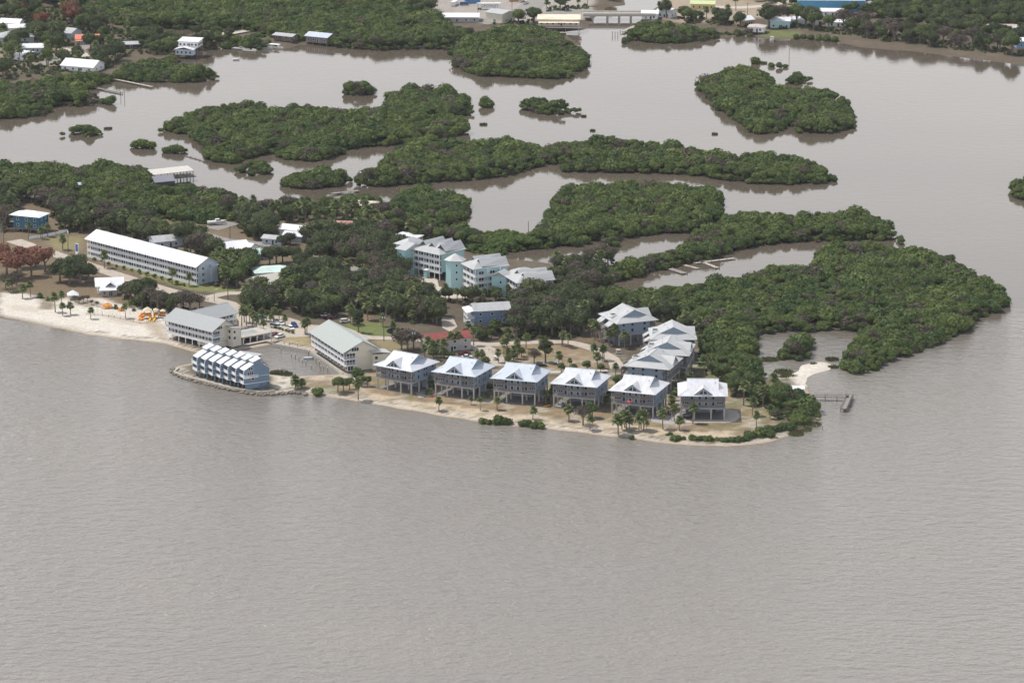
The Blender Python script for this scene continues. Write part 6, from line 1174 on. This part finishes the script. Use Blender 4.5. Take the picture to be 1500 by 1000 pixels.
# semi-trailer with lettering
o = thing('semi_trailer', 'long white semi-trailer with dark lettering on its side', 'trailer', (*G(716, 14), LZ), R(2)); b = MB(); b.box(-7.6, 7.6, -1.3, 1.3, 1.2, 4.1); obj('cargo_box', b.mesh('cargo_box', CW), o); b = MB(); b.box(-7, 6, -.5, .5, .95, 1.2); b.box(3.4, 3.6, -.9, .9, .1, 1.0); obj('chassis', b.mesh('chassis', TYRE), o)
wm = sh('truck wheel', lambda b: b.cyl(0, 0, -.28, .28, .5, None, 14), TYRE)
for x_ in (-6.4, -5.2):
    for y_ in (-.95, .95): obj('wheel', wm, o, (x_, y_, .5)).rotation_euler = (R(90), 0, 0)
cu = bpy.data.curves.new('lettering', 'FONT'); cu.body = 'CROWLEY'; cu.size = 2.3; cu.align_x = 'CENTER'; cu.extrude = .01; cu.materials.append(mat('dark_lettering', (.03, .05, .09), .6)); tmp = bpy.data.objects.new('lettering_curve', cu); lt = bpy.data.objects.new('lettering', bpy.data.meshes.new_from_object(tmp)); COL.objects.link(lt); bpy.data.objects.remove(tmp); lt.parent = o; lt.location = (.6, -1.32, 1.8); lt.rotation_euler = (R(90), 0, 0)
for u, v, a, c_, lb in ((666, 8, 75, CW, 'white box truck behind the long white warehouse'), (692, 5, 8, mat('blue_container', (.06, .2, .42), .5), 'blue shipping container at the harbour'), (757, 2, 5, RUST, 'rust-orange shipping container at the harbour')):
    o = thing('container', lb, 'container', (*G(u, v), LZ), R(a)); b = MB(); b.box(-5, 5, -1.25, 1.25, .2, 2.9); obj('box', b.mesh('box', c_), o); b = MB(); b.box(4.99, 5.06, -1.15, 1.15, .4, 2.7); obj('door', b.mesh('door', GREY_ROOF), o)
# boats
def boat(name, label, u, v, ang, L, W, z=.0, cabin=None, top=None, hull=None, trailer=False, cat='boat'):
    x, y = P(u, v, z); o = thing(name, label, cat, (x, y, z), R(ang)); b = MB(); n = 7; vs = []; zb = .9 if trailer else -.2
    for i in range(n):
        t = i / (n - 1); w_ = W / 2 * (1 if t < .5 else max(.03, 1 - ((t - .5) / .5) ** 2)); xx = -L / 2 + L * t; sh_ = .25 * t * t
        vs += [(xx, -w_, zb + 1.0 + sh_), (xx, -w_ * .7, zb + sh_ * .8), (xx, w_ * .7, zb + sh_ * .8), (xx, w_, zb + 1.0 + sh_)]
    b.add(vs, [(4 * i + j, 4 * i + (j + 1) % 4, 4 * i + 4 + (j + 1) % 4, 4 * i + 4 + j) for i in range(n - 1) for j in range(4)] + [(3, 2, 1, 0), (4 * n - 4, 4 * n - 3, 4 * n - 2, 4 * n - 1)]); obj('hull', b.mesh('hull', hull or CW), o)
    if cabin: b = MB(); prism(b, [(-L * .1, zb + 1), (L * .22, zb + 1.1), (L * .12, zb + cabin), (-L * .08, zb + cabin)], W * .33); obj('cabin', b.mesh('cabin', CW), o); b = MB(); prism(b, [(-L * .07, zb + 1.5), (L * .17, zb + 1.5), (L * .13, zb + cabin - .15), (-L * .06, zb + cabin - .15)], W * .34); obj('cabin_glass', b.mesh('cabin_glass', GLASS), o)
    if top: b = MB(); b.box(-L * .4, L * .25, -W * .45, W * .45, zb + 2.6, zb + 2.75); obj('canopy', b.mesh('canopy', top), o); b = MB(); [b.box(xx - .04, xx + .04, yy - .04, yy + .04, zb + 1, zb + 2.6) for xx in (-L * .38, L * .22) for yy in (-W * .4, W * .4)]; obj('canopy_frame', b.mesh('canopy_frame', WHITE), o)
    if trailer:
        b = MB(); b.box(-L * .45, L * .5, -.5, -.4, .6, .75); b.box(-L * .45, L * .5, .4, .5, .6, .75); b.box(-.9, -.7, -W * .4, W * .4, .5, .9); obj('trailer_frame', b.mesh('trailer_frame', GREY_ROOF), o)
        for s in (-1, 1): obj('wheel', sh('cart wheel', lambda b: b, TYRE), o, (-.8, s * W * .42, .3)).rotation_euler = (R(90), 0, 0)
    return o
boat('motor_boat', 'long white motor boat on a trailer in the gravel yard', 318, 329, 15, 9.5, 2.8, LZ, 2.0, None, None, True); boat('motor_boat', 'white boat hull lying beside the open west boathouse', 242, 270, 15, 7, 2.4, .3)
boat('pontoon_boat', 'pontoon boat with black canopy moored by the boathouses', 390, 72, -25, 9, 3.4, 0, None, CK, GREY_ROOF); boat('cabin_boat', 'cream cabin boat moored beside the black-canopied pontoon', 404, 71, -22, 10, 3.4, 0, 2.6, WHITE, CREAM); boat('work_barge', 'cluttered grey work barge under the mangroves by the causeway', 354, 73, -28, 12, 4, 0, 2.0, None, GREY_ROOF); boat('work_barge', 'low grey barge moored outside the cluttered one', 365, 76, -28, 9, 2.6, 0, None, None, TANW)
boat('pontoon_boat', 'small canopied pontoon boat off the east shore lawn', 1131, 60, 80, 6, 2.6, 0, None, TANW, GREY_ROOF); boat('skiff', 'small pale skiff tied to the marina hotel bulkhead', 452, 526, -10, 4.2, 1.6, 0, None, None, BLUISH_ROOF); boat('skiff', 'tiny pale skiff in the cove by the two-tier boathouse', 346, 88, 10, 4, 1.6, 0)
# ---------------------------------------------------------------- utility poles
POLE = mat('creosote_pole', (.13, .11, .095), .9, .2, 3)
def upole(u, v, vt, label, lamp=False, drum=True):
    h = max(4, ZAT(u, v, vt) - LZ); o = thing('street_lamp' if lamp else 'utility_pole', label, 'lamp post' if lamp else 'utility pole', (*G(u, v), LZ), R(trr.uniform(-20, 20))); b = MB(); b.cyl(0, 0, -.3, h, .19, .13, 8); obj('pole', b.mesh('pole', POLE if not lamp else CONC), o)
    if lamp: b = MB(); b.bar((0, 0, h - .1), (1.2, 0, h + .1), .09); b.box(.9, 1.6, -.14, .14, h + .02, h + .16); obj('lamp_head', b.mesh('lamp_head', WHITE), o); return
    b = MB(); b.box(-1.2, 1.2, -.07, .07, h - .75, h - .6); obj('crossarm', b.mesh('crossarm', POLE), o)
    for x_ in (-1.1, 0, 1.1): obj('insulator', sh('insulator', lambda b: b.cyl(0, 0, 0, .22, .06, None, 6), WHITE), o, (x_, 0, h - .6 if x_ else h))
    if drum:
        for s in (-1, 1): obj('transformer', sh('transformer', lambda b: b.cyl(0, 0, 0, .95, .26, None, 10), mat('transformer_grey', (.5, .52, .53), .5)), o, (s * .5, 0, h - 2.4))
for u, v, vt, lb in ((562.4, 499.5, 459, 'tall pole on the lawn behind the marina hotel'), (606, 515, 482, 'pole with grey transformers beside the red-roofed house'), (334, 438, 408, 'pole at the bend of the motel road'), (337, 350, 331, 'pole in the gravel yard of the village'), (370, 317, 303, 'pole at the lagoon edge of the village'), (31, 275, 246, 'pole on the lane among the west mangroves'), (100, 369, 344, 'pole on the lawn at the end of the motel'), (291, 56, 33, 'pole on the causeway beside the two-tier boathouse'), (356, 46, 30, 'pole at the far end of the causeway'), (465, 40, 22, 'pole rising out of the north wood'), (442, 462, 436, 'pole in the dense grove above the car park'), (757, 507, 480, 'pole at the loop road behind the third raised house'), (870, 524, 487, 'pole on the courtyard lawn by the loop road'), (823, 508, 478, 'pole where the loop road bends east'), (1095, 22, 4, 'pole by the road in the east town'), (700, 28, 4, 'pole behind the long white warehouse'), (750, 30, 2, 'pole beside the cream harbour block'), (6, 372, 318, 'pole at the west picture edge near the teal house')): upole(u, v, vt, 'dark wooden utility ' + lb, False, u in (606, 31, 465, 562.4))
for u, v, vt, lb in ((642, 523, 504, 'behind the first raised house'), (314, 442, 424, 'at the hotel road junction'), (471, 410, 397, 'in the village by the road'), (984, 616, 597, 'between the last two raised houses'), (398, 505, 484, 'at the end of the pool terrace'), (611, 428, 410, 'in the condominium courtyard'), (206, 420, 404, 'on the verge of the motel road')): upole(u, v, vt, 'slim pale street lamp ' + lb, True)
# ---------------------------------------------------------------- playground
YEL, ORA, TANC, BRN = mat('yellow_plastic', (.80, .42, .03), .45, .05), mat('orange_plastic', (.75, .26, .02), .45, .05), mat('tan_canopy', (.62, .52, .36), .7, .08), mat('brown_frame', (.2, .1, .07), .6)
o = thing('playground', 'yellow and orange climbing frame with tan peaked roofs on the beach', 'playground', (*G(222, 467), LZ), R(10))
for x_, y_, s, h in ((-1.5, 1.5, 1.9, 3.8), (2.2, 2.2, 1.2, 3.5), (5.2, 1.0, 1.2, 3.2)):
    b = MB(); hip(b, -s, s, -s, s, h, h + s * .8, .08); obj('peaked_roof', b.mesh('peaked_roof', TANC), o, (x_, y_, 0)); b = MB(); [b.box(i * s * .8 - .07, i * s * .8 + .07, j * s * .8 - .07, j * s * .8 + .07, 0, h) for i in (-1, 1) for j in (-1, 1)]; obj('tower_frame', b.mesh('tower_frame', BRN), o, (x_, y_, 0)); b = MB(); b.box(-s * .8, s * .8, -s * .8, s * .8, 1.3, 1.42); obj('platform', b.mesh('platform', BRN), o, (x_, y_, 0)); b = MB(); [b.box(-s * .8, s * .8, k * s * .8 - .04, k * s * .8 + .04, 1.45, 2.1) for k in (-1, 1)]; b.box(-s * .84, -s * .78, -s * .8, s * .8, 1.45, 2.1); obj('side_panel', b.mesh('side_panel', ORA), o, (x_, y_, 0))
def slide(p, q, m_, w_=.75):
    b = MB(); p, q = Vector(p), Vector(q); pts = [p.lerp(q, t) - Vector((0, 0, .35 * math.sin(math.pi * t))) for t in (0, .2, .4, .6, .8, 1)]
    for i in range(5): b.bar(pts[i], pts[i + 1], w_, .08); d = (q - p).normalized(); sd_ = Vector((-d.y, d.x, 0)).normalized() * w_ / 2; b.bar(pts[i] + sd_ + Vector((0, 0, .15)), pts[i + 1] + sd_ + Vector((0, 0, .15)), .06, .3); b.bar(pts[i] - sd_ + Vector((0, 0, .15)), pts[i + 1] - sd_ + Vector((0, 0, .15)), .06, .3)
    obj('slide', b.mesh('slide', m_), o)
slide((-.3, 0, 1.5), (-1.6, -4.2, .15), YEL, 1.0); slide((2.0, 1.0, 1.5), (.2, -4.8, .15), YEL, 1.0); slide((-3.0, 2, 1.9), (-5.6, -2.2, .15), ORA, 1.3)
b = MB(); b.tube([(-3.3, 1.0, 2.4), (-4.6, .6, 2.3), (-5.4, -.4, 1.5), (-4.8, -1.4, .7), (-4.2, -2.0, .4)], [.55] * 5, 10); obj('tube_slide', b.mesh('tube_slide', ORA), o)
def climber(u, v, label, r_, h):
    o = thing('climbing_dome', label, 'playground', (*G(u, v), LZ)); b = MB()
    for i in range(8):
        a = i * math.pi / 4; b.tube([(math.cos(a) * r_, math.sin(a) * r_, 0), (math.cos(a) * r_ * .8, math.sin(a) * r_ * .8, h * .6), (0, 0, h)], [.12] * 3, 5); c_ = a + math.pi / 4
        for k, z in ((1, .1), (.8, h * .6)): b.bar((math.cos(a) * r_ * k, math.sin(a) * r_ * k, z), (math.cos(c_) * r_ * k, math.sin(c_) * r_ * k, z), .2)
    obj('bars', b.mesh('bars', ORA), o); b = MB(); b.poly([(math.cos(i * .785) * r_ * .8, math.sin(i * .785) * r_ * .8) for i in range(8)], h * .5, h * .56); obj('net_floor', b.mesh('net_floor', YEL), o)
climber(157, 451, 'large orange climbing dome before the beach building', 2.6, 2.4); climber(177, 455, 'small orange climbing dome between the big dome and the climbing frame', 1.5, 1.5)
def swing(u, v, label, a=10):
    o = thing('swing_set', label, 'swing set', (*G(u, v), LZ), R(a)); b = MB(); b.bar((-2.2, 0, 2.5), (2.2, 0, 2.5), .1)
    for s in (-1, 1): b.bar((s * 2.2, -.9, 0), (s * 2.2, 0, 2.5), .09); b.bar((s * 2.2, .9, 0), (s * 2.2, 0, 2.5), .09)
    obj('frame', b.mesh('frame', WHITE), o)
    for x_ in (-.9, .9): b = MB(); b.bar((x_ - .25, 0, .6), (x_ - .25, 0, 2.5), .03); b.bar((x_ + .25, 0, .6), (x_ + .25, 0, 2.5), .03); b.box(x_ - .3, x_ + .3, -.12, .12, .5, .56); obj('swing', b.mesh('swing', TYRE), o)
swing(146, 458, 'white swing frame on the sand nearest the lone palm'); swing(168, 462, 'white swing frame on the sand beside the small dome', -10); swing(193, 459, 'white swing frame next to the climbing frame')
# dark pond on the hotel lawn
pp = [P(580 + 14 * math.cos(t * .39), 484.5 + 5.2 * math.sin(t * .39), LZ) for t in range(16)]; b = MB(); b.poly(pp, LZ - .3, LZ + .09); tag(b.build('pond_water', mat('dark_pond_water', (.012, .016, .022), .05, .1, .5)), kind='structure')
MGR = leaf_mat('marsh_grass_blades', (.10, .11, .045), (.15, .155, .06), .2)
# marsh grass clumps in the shallows
def marsh(name, label, spots):
    r = np.random.default_rng(len(spots)); V_, F_ = [], []; n = 0
    for u, v, ru in spots:
        cx, cy = P(u, v, 0)
        for k in range(int(170 * ru)):
            a, q = r.random() * 6.283, math.sqrt(r.random()) * ru * 1.6; x, y = cx + math.cos(a) * q * 1.2, cy + math.sin(a) * q * 1.1; h = .5 + .6 * r.random(); t = r.random() * 6.283; c_, s_ = math.cos(t) * .22, math.sin(t) * .22; l1, l2 = r.normal(size=2) * .25
            V_ += [(x - c_, y - s_, -.1), (x + c_, y + s_, -.1), (x + l1 + c_ * .2, y + l2 + s_ * .2, h), (x + l1 - c_ * .2, y + l2 - s_ * .2, h)]; F_.append((n, n + 1, n + 2, n + 3)); n += 4
    tag(obj(name, np_mesh(name, np.array(V_), np.array(F_), [MGR])), label, 'marsh grass', kind='stuff')
marsh('marsh_grass', 'low green marsh grass tufts in the pond and round the sand spit', [(1128, 527, 2.2), (1146, 524, 1.0), (1219, 527, 1.6), (1221, 538, 1.2), (1192, 534, .8), (1110, 533, .8), (1155, 552, 2.0), (1148, 545, 2.2)])
marsh('marsh_grass', 'pale green shore grass at the tip of the point', [(1175, 629, 2.2), (1190, 622, 2.0), (1165, 636, 1.8), (410, 546, 1.8), (418, 548, 1.8), (404, 547, 1.5)])
marsh('marsh_grass', 'small weed mats floating in the upper lagoon', [(708, 183, 1.2), (855, 171, .8), (868, 192, .8), (1047, 197, .9), (158, 189, 1.2), (1112, 93, 2.5)])
# undergrowth that closes the groves
UG = []
for poly in GROVES:
    p, d = fill([G(u, v) for u, v in poly], 3.3, 77)
    UG.append(free(p, False, 0))
UG = np.concatenate(UG); r = np.random.default_rng(5); UG = UG[r.random(len(UG)) < .62]; sc = .35 + .5 * r.random(len(UG)) ** 1.5
PROTO['under'] = [bpy.data.objects.new('shrub_crown', t[1]) for t in TK['bush']] + [bpy.data.objects.new('shrub_crown', low_mesh('shrub_crown', q, 400 + i, 2.0, .7, 8, 520, .26, .7)) for i, q in enumerate((LO, LG, LD))]; NG['under'] = scatter_tree('under')
scatter('undergrowth', 'under', np.column_stack([UG, LZ + .5 * sc]), np.column_stack([sc * 1.1, sc * 1.1, sc]), 7, 'tangled undergrowth of shrubs beneath the village groves', 'undergrowth')

# ---------------------------------------------------------------- small beach things
def kayak(u, v, a, m_, label, z=LZ):
    o = thing('kayak', label, 'kayak', (*P(u, v, z), z), R(a)); b = MB(); b.tube([(-1.9, 0, .25), (-1.2, 0, .2), (0, 0, .18), (1.2, 0, .2), (1.9, 0, .25)], [.04, .26, .36, .26, .04], 8); obj('hull', b.mesh('hull', m_), o); b = MB(); b.box(-.45, .35, -.2, .2, .5, .56); obj('cockpit', b.mesh('cockpit', TYRE), o)
kayak(890, 601, 80, CBL, 'turquoise kayak lying beside the fifth raised house'); kayak(803, 594, 35, ORA, 'orange kayak between the third and fourth raised houses'); kayak(800.5, 595, 40, YEL, 'yellow kayak beside the orange one'); kayak(633, 581, 20, mat('red_kayak_plastic', (.45, .05, .04), .4), 'red kayak between the first and second raised houses')
o = thing('deck_umbrella', 'red umbrella on the lower deck of the fifth raised house', 'umbrella', (*P(921.5, 594, LZ + 5.0), LZ + 5.0)); b = MB(); b.cyl(0, 0, 0, 2.2, .04, None, 6); obj('pole', b.mesh('pole', WHITE), o); b = MB(); b.cyl(0, 0, 1.7, 2.3, 1.1, .04, 8); obj('canopy', b.mesh('canopy', mat('red_canvas', (.5, .04, .05), .8)), o)
for i, (u, v) in enumerate(((820, 534), (823, 534), (826, 535))): o = thing('wheeled_bin', 'dark wheeled bin in the row of three on the courtyard lawn', 'bin', (*G(u - 8, v), LZ), 0, 'wheeled bins on the courtyard lawn'); b = MB(); b.box(-.35, .35, -.35, .35, .1, 1.05); obj('body', sh('bin body', lambda b: b.box(-.35, .35, -.35, .35, .1, 1.05), CB), o); obj('lid', sh('bin lid', lambda b: b.box(-.4, .4, -.42, .4, 1.06, 1.14), WHITE), o)
def fence_line(label, pts, h=1.1, m_=WOOD):
    q = [Vector(G(*p)) for p in pts]; o = thing('post_fence', label, 'fence', (q[0].x, q[0].y, LZ)); pm = sh('fence post', lambda b: b.box(-.09, .09, -.09, .09, -.2, h), m_)
    for i in range(len(q) - 1):
        n = max(1, int((q[i + 1] - q[i]).length / 3))
        for k in range(n): e = q[i].lerp(q[i + 1], k / n) - q[0]; obj('post', pm, o, (e.x, e.y, 0))
        b = MB(); a_, c_ = q[i] - q[0], q[i + 1] - q[0]; b.bar((a_.x, a_.y, h - .15), (c_.x, c_.y, h - .15), .07, .12); obj('rail', b.mesh('rail', m_), o)
fence_line('low wooden fence along the drive behind the second raised house', [(716, 514), (728, 520), (736, 527)]); fence_line('low wooden fence along the marina lawn edge', [(401, 500), (424, 505), (448, 509)]); fence_line('low dark edging fence round the playground sand', [(126, 461), (150, 462), (185, 469), (205, 474), (236, 471)], .5)
# ---------------------------------------------------------------- haze
hz = bpy.data.materials.new('thin_sea_haze'); t, o = nodes_of(hz); pv = t.nodes.new('ShaderNodeVolumePrincipled'); pv.inputs['Density'].default_value = 0.000016
pv.inputs['Color'].default_value = (.86, .91, 1, 1); t.links.new(pv.outputs[0], o.inputs['Volume'])
b = MB(); b.box(-9100, 9100, -3100, 15100, -4, 465); h_ = b.build('haze', hz); tag(h_, 'thin pale sea haze over the whole coast', 'haze', kind='stuff')
